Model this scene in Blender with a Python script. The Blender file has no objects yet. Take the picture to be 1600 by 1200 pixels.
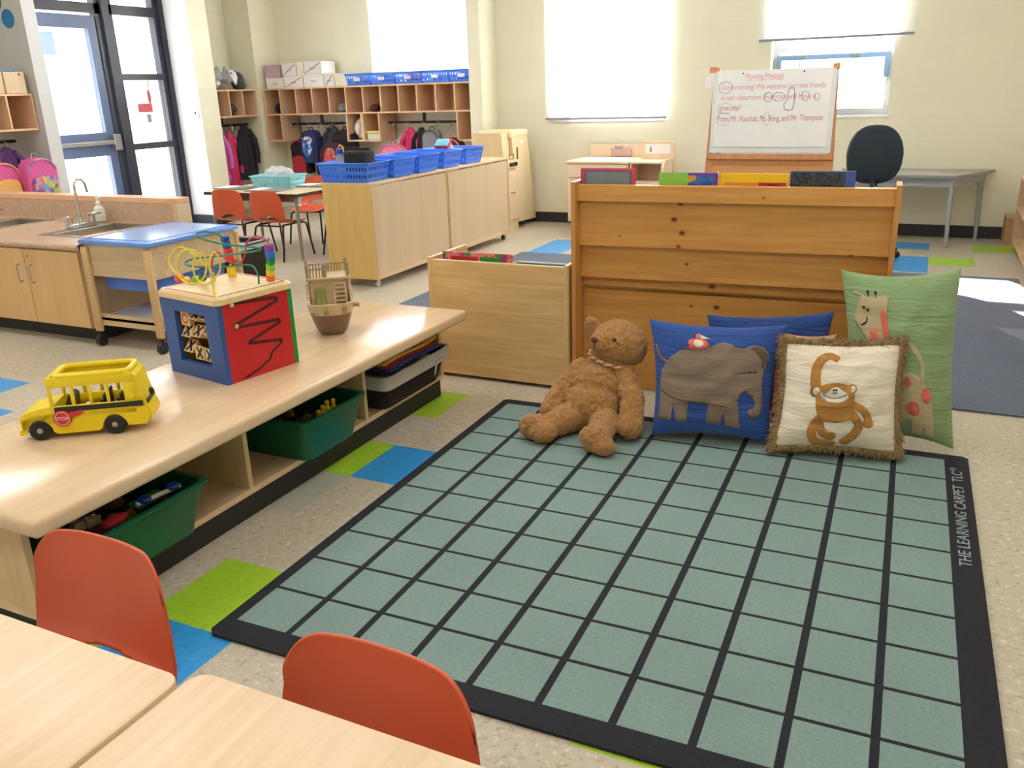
import bpy, bmesh, math, random
from math import sin, cos, pi, radians, sqrt
from mathutils import Vector, Matrix, Quaternion
random.seed(7)
scn = bpy.context.scene
COL = scn.collection

# ---------------------------------------------------------------- camera
cam_d = bpy.data.cameras.new('camera'); cam_d.sensor_width = 36.0
cam_d.lens = 1327.7 / 1600 * 36.0; cam_d.clip_start = .05
cam = bpy.data.objects.new('camera', cam_d); COL.objects.link(cam)
cam.matrix_world = Matrix(((0.90266871, -0.11457864, 0.41480227, 1.5451),
                           (0.42923740, 0.30856119, -0.84884937, -3.1021),
                           (-0.03073188, 0.94427841, 0.32770997, 1.2987),
                           (0, 0, 0, 1)))
scn.camera = cam
# ---------------------------------------------------------------- daylight, exposure
w = bpy.data.worlds.new('World'); scn.world = w; w.use_nodes = True
wn = w.node_tree.nodes; wl = w.node_tree.links
bg = wn['Background']; bg.inputs[1].default_value = 8.0
tc = wn.new('ShaderNodeTexCoord'); sp = wn.new('ShaderNodeSeparateXYZ'); rp = wn.new('ShaderNodeValToRGB')
wl.new(tc.outputs['Generated'], sp.inputs[0]); wl.new(sp.outputs[2], rp.inputs[0]); wl.new(rp.outputs[0], bg.inputs[0])
rp.color_ramp.elements[0].position = .48; rp.color_ramp.elements[0].color = (.55, .56, .55, 1)
rp.color_ramp.elements[1].position = .55; rp.color_ramp.elements[1].color = (.86, .93, 1, 1)
sd = bpy.data.lights.new('sun', 'SUN'); sd.energy = 60; sd.angle = radians(.6); sd.color = (1, .96, .9)
sun = bpy.data.objects.new('sun', sd); COL.objects.link(sun); sun.location = (-2, 9, 5)
sun.rotation_euler = Vector((.93, -1.75, -1.0)).to_track_quat('-Z', 'Y').to_euler()
scn.view_settings.view_transform = 'Standard'; scn.view_settings.look = 'None'
scn.view_settings.exposure = 0.08; scn.view_settings.gamma = 1.0; scn.view_settings.use_curve_mapping = False

# ---------------------------------------------------------------- materials
def lin(c):
    return tuple(((x/12.92) if x <= .04045 else ((x+.055)/1.055)**2.4) for x in (v/255 for v in c)) + (1,)
MATS = {}
def nm(name):
    m = bpy.data.materials.new(name); m.use_nodes = True
    return m, m.node_tree.nodes, m.node_tree.links, m.node_tree.nodes['Principled BSDF']
def coords(n, l, scale=(1, 1, 1)):
    t = n.new('ShaderNodeTexCoord'); mp = n.new('ShaderNodeMapping'); mp.inputs['Scale'].default_value = scale
    l.new(t.outputs['Object'], mp.inputs[0]); return mp
def plain(name, c, rough=.5, spec=.5, metal=0, bump=0, bscale=80, var=.06, vscale=6, alpha=None, trans=0, sheen=0):
    if name in MATS: return MATS[name]
    m, n, l, b = nm(name)
    b.inputs['Roughness'].default_value = rough; b.inputs['Metallic'].default_value = metal
    b.inputs['Specular IOR Level'].default_value = spec
    if trans: b.inputs['Transmission Weight'].default_value = trans
    if sheen: b.inputs['Sheen Weight'].default_value = sheen; b.inputs['Sheen Roughness'].default_value = .5
    mp = coords(n, l); nz = n.new('ShaderNodeTexNoise'); nz.inputs['Scale'].default_value = vscale
    nz.inputs['Detail'].default_value = 3
    l.new(mp.outputs[0], nz.inputs['Vector'])
    mx = n.new('ShaderNodeMix'); mx.data_type = 'RGBA'; lc = lin(c)
    mx.inputs['A'].default_value = tuple(v*(1-var) for v in lc[:3]) + (1,)
    mx.inputs['B'].default_value = tuple(min(1, v*(1+var)) for v in lc[:3]) + (1,)
    l.new(nz.outputs[0], mx.inputs['Factor']); l.new(mx.outputs['Result'], b.inputs['Base Color'])
    if bump:
        n2 = n.new('ShaderNodeTexNoise'); n2.inputs['Scale'].default_value = bscale; n2.inputs['Detail'].default_value = 4
        l.new(mp.outputs[0], n2.inputs['Vector'])
        bp = n.new('ShaderNodeBump'); bp.inputs['Strength'].default_value = bump; bp.inputs['Distance'].default_value = .01
        l.new(n2.outputs[0], bp.inputs['Height']); l.new(bp.outputs[0], b.inputs['Normal'])
    if alpha is not None: b.inputs['Alpha'].default_value = alpha
    MATS[name] = m; return m
def wood(name, c1, c2, axis='x', rough=.35, scale=1.0, knots=False, spec=.5, stretch=14):
    if name in MATS: return MATS[name]
    m, n, l, b = nm(name)
    b.inputs['Roughness'].default_value = rough; b.inputs['Specular IOR Level'].default_value = spec
    s = [stretch*scale]*3; s['xyz'.index(axis)] = 1.0*scale
    mp = coords(n, l, s)
    nz = n.new('ShaderNodeTexNoise'); nz.inputs['Scale'].default_value = 2.2; nz.inputs['Detail'].default_value = 7
    nz.inputs['Roughness'].default_value = .62; nz.inputs['Distortion'].default_value = .7
    l.new(mp.outputs[0], nz.inputs['Vector'])
    r = n.new('ShaderNodeValToRGB'); r.color_ramp.elements[0].position = .32; r.color_ramp.elements[1].position = .68
    r.color_ramp.elements[0].color = lin(c1); r.color_ramp.elements[1].color = lin(c2)
    l.new(nz.outputs[0], r.inputs[0]); out = r.outputs[0]
    if knots:
        tk = n.new('ShaderNodeTexCoord'); sk = n.new('ShaderNodeSeparateXYZ'); ck = n.new('ShaderNodeCombineXYZ'); l.new(tk.outputs['Object'], sk.inputs[0])
        l.new(sk.outputs[0], ck.inputs[0]); l.new(sk.outputs[2], ck.inputs[2]); prev = None
        nk = n.new('ShaderNodeTexNoise'); nk.inputs['Scale'].default_value = 60; l.new(ck.outputs[0], nk.inputs['Vector'])
        for kx, kz, ks in knots:
            sb = n.new('ShaderNodeVectorMath'); sb.operation = 'SUBTRACT'; sb.inputs[1].default_value = (kx, 0, kz); l.new(ck.outputs[0], sb.inputs[0])
            sm = n.new('ShaderNodeVectorMath'); sm.operation = 'MULTIPLY'; sm.inputs[1].default_value = (1/ks, 0, 1.4/ks); l.new(sb.outputs[0], sm.inputs[0])
            ln = n.new('ShaderNodeVectorMath'); ln.operation = 'LENGTH'; l.new(sm.outputs[0], ln.inputs[0]); o_ = ln.outputs['Value']
            if prev is not None:
                mn = n.new('ShaderNodeMath'); mn.operation = 'MINIMUM'; l.new(prev, mn.inputs[0]); l.new(o_, mn.inputs[1]); o_ = mn.outputs[0]
            prev = o_
        r2 = n.new('ShaderNodeValToRGB'); r2.color_ramp.elements[0].position = .35; r2.color_ramp.elements[1].position = .95
        r2.color_ramp.elements[0].color = (1, 1, 1, 1); r2.color_ramp.elements[1].color = (0, 0, 0, 1)
        l.new(prev, r2.inputs[0])
        mx = n.new('ShaderNodeMix'); mx.data_type = 'RGBA'; mx.inputs['B'].default_value = lin((112, 58, 28))
        l.new(r2.outputs[0], mx.inputs['Factor']); l.new(out, mx.inputs['A']); out = mx.outputs['Result']
    l.new(out, b.inputs['Base Color'])
    bp = n.new('ShaderNodeBump'); bp.inputs['Strength'].default_value = .06; bp.inputs['Distance'].default_value = .004
    l.new(nz.outputs[0], bp.inputs['Height']); l.new(bp.outputs[0], b.inputs['Normal'])
    MATS[name] = m; return m
def speckle(name, base, a, bcol, scale=150, rough=.35, bump=0.0, streak=(1, 1, 1)):
    if name in MATS: return MATS[name]
    m, n, l, b = nm(name); b.inputs['Roughness'].default_value = rough
    mp = coords(n, l, streak)
    n1 = n.new('ShaderNodeTexNoise'); n1.inputs['Scale'].default_value = scale; n1.inputs['Detail'].default_value = 3
    n2 = n.new('ShaderNodeTexNoise'); n2.inputs['Scale'].default_value = scale*.45; n2.inputs['Detail'].default_value = 2
    n3 = n.new('ShaderNodeTexNoise'); n3.inputs['Scale'].default_value = 3
    for x in (n1, n2, n3): l.new(mp.outputs[0], x.inputs['Vector'])
    r = n.new('ShaderNodeValToRGB'); e = r.color_ramp.elements
    e[0].position = .36; e[0].color = lin(a); e[1].position = .64; e[1].color = lin(bcol)
    k = e.new(.46); k.color = lin(base); k = e.new(.56); k.color = lin(base)
    mi = n.new('ShaderNodeMath'); mi.operation = 'MULTIPLY_ADD'; mi.inputs[1].default_value = .5
    l.new(n1.outputs[0], mi.inputs[0]); m5 = n.new('ShaderNodeMath'); m5.operation = 'MULTIPLY'; m5.inputs[1].default_value = .5
    l.new(n2.outputs[0], m5.inputs[0]); l.new(m5.outputs[0], mi.inputs[2])
    l.new(mi.outputs[0], r.inputs[0])
    hs = n.new('ShaderNodeHueSaturation'); l.new(r.outputs[0], hs.inputs['Color'])
    ma = n.new('ShaderNodeMapRange'); ma.inputs['To Min'].default_value = .9; ma.inputs['To Max'].default_value = 1.1
    l.new(n3.outputs[0], ma.inputs[0]); l.new(ma.outputs[0], hs.inputs['Value'])
    l.new(hs.outputs[0], b.inputs['Base Color'])
    if bump:
        bp = n.new('ShaderNodeBump'); bp.inputs['Strength'].default_value = bump; bp.inputs['Distance'].default_value = .004
        l.new(n1.outputs[0], bp.inputs['Height']); l.new(bp.outputs[0], b.inputs['Normal'])
    MATS[name] = m; return m
def glass(name='glass', tint=(1, 1, 1), refl=.08, tr=.0):
    if name in MATS: return MATS[name]
    m = bpy.data.materials.new(name); m.use_nodes = True; n = m.node_tree.nodes; l = m.node_tree.links; n.clear()
    o = n.new('ShaderNodeOutputMaterial'); t = n.new('ShaderNodeBsdfTransparent'); t.inputs[0].default_value = tint + (1,)
    g = n.new('ShaderNodeBsdfGlossy'); g.inputs['Roughness'].default_value = .03
    x = n.new('ShaderNodeMixShader'); x.inputs[0].default_value = refl
    l.new(t.outputs[0], x.inputs[1]); l.new(g.outputs[0], x.inputs[2]); l.new(x.outputs[0], o.inputs[0])
    MATS[name] = m; return m
def film(name, c, opac, rough=.25):     # thin see-through plastic
    if name in MATS: return MATS[name]
    m = bpy.data.materials.new(name); m.use_nodes = True; n = m.node_tree.nodes; l = m.node_tree.links
    b = n['Principled BSDF']; b.inputs['Base Color'].default_value = lin(c); b.inputs['Roughness'].default_value = rough
    o = n['Material Output']; t = n.new('ShaderNodeBsdfTransparent'); x = n.new('ShaderNodeMixShader')
    x.inputs[0].default_value = opac; l.new(t.outputs[0], x.inputs[1]); l.new(b.outputs[0], x.inputs[2]); l.new(x.outputs[0], o.inputs[0])
    MATS[name] = m; return m
def shade_cloth(name='shade_cloth'):
    m = bpy.data.materials.new(name); m.use_nodes = True; n = m.node_tree.nodes; l = m.node_tree.links; n.clear()
    o = n.new('ShaderNodeOutputMaterial'); t = n.new('ShaderNodeBsdfTranslucent'); t.inputs[0].default_value = (.93, .95, .95, 1)
    d = n.new('ShaderNodeBsdfDiffuse'); d.inputs[0].default_value = (.9, .9, .9, 1)
    tp = n.new('ShaderNodeBsdfTransparent'); x2 = n.new('ShaderNodeMixShader'); x2.inputs[0].default_value = .22
    x = n.new('ShaderNodeMixShader'); x.inputs[0].default_value = .25
    l.new(t.outputs[0], x.inputs[1]); l.new(d.outputs[0], x.inputs[2]); l.new(x.outputs[0], x2.inputs[1]); l.new(tp.outputs[0], x2.inputs[2])
    l.new(x2.outputs[0], o.inputs[0]); return m
def emis(name, c, s):
    m = bpy.data.materials.new(name); m.use_nodes = True; b = m.node_tree.nodes['Principled BSDF']
    b.inputs['Emission Color'].default_value = c + (1,); b.inputs['Emission Strength'].default_value = s; return m
def brick_wall(name, base, mortar, plane='xz'):
    m, n, l, b = nm(name); b.inputs['Roughness'].default_value = .45
    t = n.new('ShaderNodeTexCoord'); s = n.new('ShaderNodeSeparateXYZ'); c = n.new('ShaderNodeCombineXYZ')
    l.new(t.outputs['Object'], s.inputs[0]); l.new(s.outputs[0 if plane == 'xz' else 1], c.inputs[0]); l.new(s.outputs[2], c.inputs[1])
    k = n.new('ShaderNodeTexBrick'); k.inputs['Scale'].default_value = 1; k.inputs['Brick Width'].default_value = .406
    k.inputs['Row Height'].default_value = .2; k.inputs['Mortar Size'].default_value = .0035; k.inputs['Mortar Smooth'].default_value = .6
    k.inputs['Color1'].default_value = lin(base); k.inputs['Color2'].default_value = lin(tuple(min(255, v+3) for v in base)); k.inputs['Mortar'].default_value = lin(mortar)
    l.new(c.outputs[0], k.inputs['Vector'])
    nz = n.new('ShaderNodeTexNoise'); nz.inputs['Scale'].default_value = 120; nz.inputs['Detail'].default_value = 4; l.new(t.outputs['Object'], nz.inputs['Vector'])
    ad = n.new('ShaderNodeMath'); ad.operation = 'MULTIPLY_ADD'; ad.inputs[1].default_value = .25; l.new(nz.outputs[0], ad.inputs[0])
    iv = n.new('ShaderNodeMath'); iv.operation = 'SUBTRACT'; iv.inputs[0].default_value = 1; l.new(k.outputs['Fac'], iv.inputs[1]); l.new(iv.outputs[0], ad.inputs[2])
    bp = n.new('ShaderNodeBump'); bp.inputs['Strength'].default_value = .35; bp.inputs['Distance'].default_value = .004
    l.new(ad.outputs[0], bp.inputs['Height']); l.new(bp.outputs[0], b.inputs['Normal']); l.new(k.outputs['Color'], b.inputs['Base Color'])
    MATS[name] = m; return m
def plush(name, c, c2, sc=60, bump=.9):
    m, n, l, b = nm(name); b.inputs['Roughness'].default_value = .95; b.inputs['Specular IOR Level'].default_value = .1
    b.inputs['Sheen Weight'].default_value = .35; b.inputs['Sheen Roughness'].default_value = .4
    mp = coords(n, l); nz = n.new('ShaderNodeTexNoise'); nz.inputs['Scale'].default_value = sc; nz.inputs['Detail'].default_value = 5; nz.inputs['Roughness'].default_value = .7
    nz.inputs['Distortion'].default_value = .8
    l.new(mp.outputs[0], nz.inputs['Vector']); r = n.new('ShaderNodeValToRGB'); r.color_ramp.elements[0].position = .33; r.color_ramp.elements[1].position = .66
    r.color_ramp.elements[0].color = lin(c); r.color_ramp.elements[1].color = lin(c2); l.new(nz.outputs[0], r.inputs[0]); l.new(r.outputs[0], b.inputs['Base Color'])
    bp = n.new('ShaderNodeBump'); bp.inputs['Strength'].default_value = bump; bp.inputs['Distance'].default_value = .012
    l.new(nz.outputs[0], bp.inputs['Height']); l.new(bp.outputs[0], b.inputs['Normal']); MATS[name] = m; return m
def quilt(name, c, waves=9, bump=.8, axis='z'):
    m, n, l, b = nm(name); b.inputs['Roughness'].default_value = .9; b.inputs['Specular IOR Level'].default_value = .15
    b.inputs['Sheen Weight'].default_value = .2
    t = n.new('ShaderNodeTexCoord'); mp = n.new('ShaderNodeMapping'); l.new(t.outputs['Object'], mp.inputs[0])
    mp.inputs['Scale'].default_value = (2.5, 2.5, 16)
    nz = n.new('ShaderNodeTexNoise'); nz.inputs['Scale'].default_value = 2.2; nz.inputs['Detail'].default_value = 5; nz.inputs['Roughness'].default_value = .6; nz.inputs['Distortion'].default_value = 1.1
    l.new(mp.outputs[0], nz.inputs['Vector'])
    r = n.new('ShaderNodeValToRGB'); lc = lin(c); r.color_ramp.elements[0].position = .3; r.color_ramp.elements[1].position = .7
    r.color_ramp.elements[0].color = tuple(v*.86 for v in lc[:3]) + (1,); r.color_ramp.elements[1].color = tuple(min(1, v*1.08) for v in lc[:3]) + (1,)
    l.new(nz.outputs[0], r.inputs[0]); l.new(r.outputs[0], b.inputs['Base Color'])
    bp = n.new('ShaderNodeBump'); bp.inputs['Strength'].default_value = bump; bp.inputs['Distance'].default_value = .012
    l.new(nz.outputs[0], bp.inputs['Height']); l.new(bp.outputs[0], b.inputs['Normal']); MATS[name] = m; return m

maple = wood('maple', (214, 184, 146), (230, 205, 170), 'x')
maple_y = wood('maple_y', (220, 189, 154), (230, 203, 170), 'y', rough=.17, scale=.5)
maple_z = wood('maple_z', (206, 174, 128), (222, 192, 150), 'z')
birch = wood('birch', (209, 184, 150), (218, 194, 162), 'z', rough=.4, scale=.5)
birch_yel = wood('birch_yel', (212, 176, 104), (224, 190, 122), 'z', rough=.4, scale=.5)
door_wood = wood('door_wood', (212, 172, 118), (226, 188, 136), 'z', rough=.35, scale=.6)
pine = wood('pine', (204, 140, 68), (222, 166, 92), 'x', rough=.35, knots=[(.454, .838, .016), (.429, .775, .020), (.463, .721, .020), (.45, .665, .014), (.481, .588, .012), (.584, .49, .022), (.606, .402, .020), (.78, .871, .008), (1.114, .653, .014), (.50, .40, .010), (.20, .70, .008)])
pine_side = wood('pine_side', (198, 132, 70), (212, 152, 86), 'z', rough=.35)
oak_cart = wood('oak_cart', (205, 165, 108), (226, 192, 138), 'x', rough=.35, scale=1.3)
lam_table = wood('lam_table', (222, 190, 156), (236, 208, 178), 'y', rough=.32, scale=1.2, stretch=22)
cubby_w = wood('cubby_w', (216, 176, 142), (228, 192, 158), 'z', rough=.45, scale=.6)
black_rub = plain('black_rub', (34, 31, 30), .55)
dk_metal = plain('dk_metal', (52, 40, 36), .35, metal=.4)
chrome = plain('chrome', (205, 205, 208), .16, metal=1)
steel = plain('steel', (175, 176, 176), .28, metal=1)
white_pl = plain('white_pl', (235, 235, 232), .35)
paper = plain('paper', (238, 239, 240), .7)
black_pl = plain('black_pl', (26, 25, 26), .4)
orange_pl = plain('orange_pl', (206, 88, 54), .34, bump=.03, bscale=400, var=.03)
blue_bk = plain('blue_bk', (62, 124, 238), .35)
grey_pl = plain('grey_pl', (128, 130, 130), .3)
GL = glass()

# ---------------------------------------------------------------- mesh helpers
class MB:
    def __init__(s): s.bm = bmesh.new(); s.mi = 0
    def _new(s, vs, fs, M=None):
        bv = [s.bm.verts.new(M @ Vector(v) if M else v) for v in vs]
        out = []
        for f in fs:
            try:
                q = s.bm.faces.new([bv[i] for i in f]); q.material_index = s.mi; out.append(q)
            except ValueError: pass
        return bv, out
    def box(s, x0, x1, y0, y1, z0, z1, bev=0, M=None, seg=2):
        vs = [(x, y, z) for x in (x0, x1) for y in (y0, y1) for z in (z0, z1)]
        fs = [(0, 1, 3, 2), (4, 6, 7, 5), (0, 4, 5, 1), (2, 3, 7, 6), (0, 2, 6, 4), (1, 5, 7, 3)]
        bv, bf = s._new(vs, fs, M)
        if bev:
            es = list({e for f in bf for e in f.edges})
            r = bmesh.ops.bevel(s.bm, geom=es, offset=bev, segments=seg, affect='EDGES', profile=.5)
            for f in r['faces']: f.material_index = s.mi
        return s
    def prism(s, poly, ax, a, b, M=None):
        # poly in the two other axes (order x,y,z without ax)
        o = [i for i in range(3) if i != ax]; vs = []
        for t in (a, b):
            for p in poly:
                v = [0, 0, 0]; v[ax] = t; v[o[0]] = p[0]; v[o[1]] = p[1]; vs.append(tuple(v))
        n = len(poly)
        fs = [tuple(range(n)), tuple(range(2*n-1, n-1, -1))] + [(i, i+n, (i+1) % n+n, (i+1) % n) for i in range(n)]
        s._new(vs, fs, M); return s
    def cyl(s, p0, p1, r0, r1=None, n=16, cap=True):
        p0 = Vector(p0); p1 = Vector(p1); r1 = r0 if r1 is None else r1
        q = (p1-p0).to_track_quat('Z', 'Y'); vs = []
        for p, r in ((p0, r0), (p1, r1)):
            for i in range(n): vs.append(p + q @ Vector((r*cos(2*pi*i/n), r*sin(2*pi*i/n), 0)))
        fs = [(i, (i+1) % n, (i+1) % n+n, i+n) for i in range(n)]
        if cap: fs += [tuple(range(n-1, -1, -1)), tuple(range(n, 2*n))]
        s._new(vs, fs); return s
    def tube(s, pts, r, n=8, closed=False, rs=None):
        P = [Vector(p) for p in pts]; N = len(P); vs = []; prev = None
        for i, p in enumerate(P):
            a = P[(i-1) % N] if (i or closed) else p; b = P[(i+1) % N] if (i < N-1 or closed) else p
            t = (b-a).normalized()
            if prev is None:
                u = t.orthogonal().normalized()
            else:
                u = (prev - t*prev.dot(t)); u = u.normalized() if u.length > 1e-6 else t.orthogonal().normalized()
            prev = u; v = t.cross(u); rr = rs[i] if rs else r
            for k in range(n): vs.append(p + (u*cos(2*pi*k/n) + v*sin(2*pi*k/n))*rr)
        fs = []; M = N if closed else N-1
        for i in range(M):
            j = (i+1) % N
            for k in range(n): fs.append((i*n+k, i*n+(k+1) % n, j*n+(k+1) % n, j*n+k))
        if not closed: fs += [tuple(range(n-1, -1, -1)), tuple(range((N-1)*n, N*n))]
        s._new(vs, fs); return s
    def ball(s, c, r, n=16, m=10, M=None):
        rx, ry, rz = r if isinstance(r, (tuple, list)) else (r, r, r); vs = [Vector((0, 0, rz))]
        for i in range(1, m):
            a = pi*i/m
            for k in range(n): vs.append(Vector((rx*sin(a)*cos(2*pi*k/n), ry*sin(a)*sin(2*pi*k/n), rz*cos(a))))
        vs.append(Vector((0, 0, -rz)))
        if M: vs = [M @ v for v in vs]
        vs = [v + Vector(c) for v in vs]; L = len(vs)-1
        fs = [(0, 1+k, 1+(k+1) % n) for k in range(n)] + [(L, L-n+(k+1) % n, L-n+k) for k in range(n)]
        for i in range(m-2):
            for k in range(n): a = 1+i*n; fs.append((a+k, a+n+k, a+n+(k+1) % n, a+(k+1) % n))
        s._new(vs, fs); return s
    def lathe(s, prof, c=(0, 0, 0), n=20, M=None):
        vs = []; N = len(prof)
        for r, z in prof:
            for k in range(n): vs.append((c[0]+r*cos(2*pi*k/n), c[1]+r*sin(2*pi*k/n), c[2]+z))
        fs = [(i*n+k, i*n+(k+1) % n, (i+1)*n+(k+1) % n, (i+1)*n+k) for i in range(N-1) for k in range(n)]
        fs += [tuple(range(n-1, -1, -1)), tuple(range((N-1)*n, N*n))]
        s._new(vs, fs, M); return s
    def face(s, vs, M=None): s._new(vs, [tuple(range(len(vs)))], M); return s
    def grid(s, f, nu, nv, skip=None):
        vs = [f(i/nu, j/nv) for j in range(nv+1) for i in range(nu+1)]
        fs = [(j*(nu+1)+i, j*(nu+1)+i+1, (j+1)*(nu+1)+i+1, (j+1)*(nu+1)+i) for j in range(nv) for i in range(nu)
              if not (skip and skip((i+.5)/nu, (j+.5)/nv))]
        s._new(vs, fs); return s
    def xf(s, M): bmesh.ops.transform(s.bm, matrix=M, verts=s.bm.verts); return s
    def build(s, name, mats, parent=None, smooth=False, org=None, norm=True, kind=None):
        if norm: bmesh.ops.recalc_face_normals(s.bm, faces=s.bm.faces)
        me = bpy.data.meshes.new(name); W = WM[parent] if parent else (Matrix.Translation(org) if org else Matrix())
        s.bm.transform(W.inverted()); s.bm.to_mesh(me); s.bm.free()
        for m in (mats if isinstance(mats, (list, tuple)) else [mats]): me.materials.append(m)
        if smooth:
            me.polygons.foreach_set('use_smooth', [True]*len(me.polygons))
            try: me.set_sharp_from_angle(angle=radians(smooth if smooth is not True else 40))
            except Exception: pass
        o = bpy.data.objects.new(name, me); COL.objects.link(o)
        if parent: o.parent = parent
        else: o.matrix_world = W
        WM[o] = W
        if kind: o['kind'] = kind
        return o
WM = {}
def tag(o, label=None, cat=None, group=None, kind=None):
    if label: o['label'] = label
    if cat: o['category'] = cat
    if group: o['group'] = group
    if kind: o['kind'] = kind
    return o
def thing(name, label, cat, loc, rz=0, group=None):
    o = bpy.data.objects.new(name, None); o.empty_display_size = .05; COL.objects.link(o)
    W = Matrix.Translation(loc) @ Matrix.Rotation(rz, 4, 'Z'); o.matrix_world = W; WM[o] = W
    return tag(o, label, cat, group)
def kids(o): return [c for c in list(bpy.data.objects) if c.parent == o]
def dup(root, W, label=None, group=None):
    def cp(o, par):
        c = o.copy(); COL.objects.link(c)
        if par: c.parent = par
        WM[c] = W
        for ch in kids(o): cp(ch, c)
        return c
    c = cp(root, None); c.matrix_world = W
    if label: c['label'] = label
    if group: c['group'] = group
    return c
def TR(x, y, z=0, rz=0, s=1): return Matrix.Translation((x, y, z)) @ Matrix.Rotation(rz, 4, 'Z') @ Matrix.Scale(s, 4)
def struct(mb, name, mats, **k): o = mb.build(name, mats, **k); o['kind'] = 'structure'; return o
def add_mod(o, t, **k):
    m = o.modifiers.new(t.lower(), t)
    for a, v in k.items(): setattr(m, a, v)
    return m
def text_mb(s, size, ext=.0005, align='LEFT', width=None):
    c = bpy.data.curves.new('txt', 'FONT'); c.body = s; c.size = size; c.extrude = ext; c.align_x = align
    o = bpy.data.objects.new('txt', c); COL.objects.link(o)
    bpy.context.view_layer.update()
    me = bpy.data.meshes.new_from_object(o.evaluated_get(bpy.context.evaluated_depsgraph_get()))
    bpy.data.objects.remove(o); b = MB(); b.bm.from_mesh(me); bpy.data.meshes.remove(me)
    if width:
        xs = [v.co.x for v in b.bm.verts]; k = width/(max(xs)-min(xs))
        for v in b.bm.verts: v.co.x *= k
    return b
def arcpts(c, r, a0, a1, n, ax='xz'):
    out = []
    for i in range(n+1):
        a = a0+(a1-a0)*i/n; p = [c[0], c[1], c[2]]; p['xyz'.index(ax[0])] += r*cos(a); p['xyz'.index(ax[1])] += r*sin(a); out.append(tuple(p))
    return out
# ================================================================= THE ROOM
wallc = (233, 230, 208)
wx = brick_wall('wall_block_x', wallc, (238, 236, 218), 'xz'); wy = brick_wall('wall_block_y', wallc, (238, 236, 218), 'yz')
wcool_lit = brick_wall('wall_block_cool_lit', (200, 202, 206), (210, 212, 216), 'xz')  # block wall with the door's cool daylight put into its colour
# floor tiles
TX, TY, TS = -.2152, -.5535, .3048
vct = speckle('vct_beige', (190, 180, 162), (160, 148, 128), (216, 208, 194), 95, .3, .05)
vg = speckle('vct_green', (158, 200, 52), (146, 190, 40), (170, 210, 66), 60, .3)
vb = speckle('vct_blue', (52, 150, 222), (40, 138, 212), (70, 164, 232), 60, .3)
vgr = speckle('vct_grey', (172, 174, 158), (162, 164, 148), (182, 184, 168), 90, .3)
green = {(-1, 1), (-1, -1), (0, -4), (4, -4), (-1, -5), (6, 14), (7, 16), (-9, 3)}
blue = {(0, -1), (0, -5), (1, -4), (-8, -1), (-7, -2), (-4, 13), (-4, 14), (5, 16), (5, 14), (5, 13), (-5, -5), (-4, 12), (3, 15)}
grey = {(-1, -2)}
b = MB()
for i in range(-22, 10):
    for j in range(-8, 20):
        b.mi = 1 if (i, j) in green else 2 if (i, j) in blue else 3 if (i, j) in grey else 0
        x, y = TX+i*TS, TY+j*TS; b.face([(x, y, 0), (x+TS, y, 0), (x+TS, y+TS, 0), (x, y+TS, 0)])
bmesh.ops.remove_doubles(b.bm, verts=b.bm.verts, dist=.001)
struct(b, 'floor', [vct, vg, vb, vgr])
H = 2.9; YB = 4.994; XR = 2.62; YN = -3.0-2.0
def wall_open(name, mat, ax, a0, a1, t0, t1, z1, holes, z0=0):
    b = MB(); xs = sorted({a0, a1} | {h[0] for h in holes} | {h[1] for h in holes})
    def bx(p, q, u, v):
        if ax == 'x': b.box(p, q, t0, t1, u, v)
        else: b.box(t0, t1, p, q, u, v)
    for p, q in zip(xs, xs[1:]):
        h = [h for h in holes if h[0] <= p+1e-6 and h[1] >= q-1e-6]
        if h: 
            if h[0][2] > z0: bx(p, q, z0, h[0][2])
            if h[0][3] < z1: bx(p, q, h[0][3], z1)
        else: bx(p, q, z0, z1)
    return struct(b, name, mat)
wall_open('wall_back', wx, 'x', -2.464, XR, YB, YB+.25, H, [(-1.86, -.75, 1.0, 2.5), (.19, 1.17, 1.0, 2.5)])
wall_open('wall_alcove', wx, 'x', -6.05, -2.6, 5.55, 5.8, H, [(-4.30, -2.75, 1.36, 2.5)])
struct(MB().box(-2.6, -2.464, 4.645, 5.8, 0, H), 'wall_pier', wy)
struct(MB().box(-6.25, -6.05, 4.22, 5.8, 0, H), 'wall_alcove_left', wy)
struct(MB().box(-6.05, -5.669, 5.135, 5.55, 0, H), 'wall_column', wx)
b = MB(); b.mi = 0; b.box(-6.25, -5.43, 3.95, 4.22, 0, H); 
for f in b.bm.faces:
    if f.calc_center_median().y < 3.951: f.material_index = 1  # door-side face takes the colour with cool light painted in
struct(b, 'wall_left_pier', [wy, wcool_lit])
struct(MB().box(-6.25, -5.43, 2.11, 2.235, 0, H), 'wall_left_fin', wcool_lit)
struct(MB().box(-6.25, -6.05, YN, 2.11, 0, H), 'wall_left', wy)
struct(MB().box(XR, XR+.2, YN, YB+.25, 0, H), 'wall_right', wy)
struct(MB().box(-6.25, XR+.2, YN-.2, YN, 0, H), 'wall_front', wx)
struct(MB().box(-6.25, XR+.2, YN-.2, 5.8, H, H+.15), 'ceiling', plain('ceiling_white', (236, 234, 226), .8))
struct(MB().box(-6.0, -5.74, 2.235, 3.95, 2.62, H), 'wall_over_door', wy)
bbm = plain('baseboard_black', (44, 46, 52), .45)
struct(MB().box(-2.464, XR, YB-.012, YB, 0, .10, .004).box(-2.464, -2.452, 4.645, YB-.012, 0, .1).box(-2.6, -2.452, 4.633, 4.645, 0, .1), 'baseboard_back', bbm)
struct(MB().box(-5.74, -5.43, 3.938, 3.95, 0, .1).box(-5.43, -5.418, 3.938, 4.22, 0, .1), 'baseboard_left', bbm)
struct(MB().box(XR-.012, XR, YN, YB-.012, 0, .1), 'baseboard_right', bbm)
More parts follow.
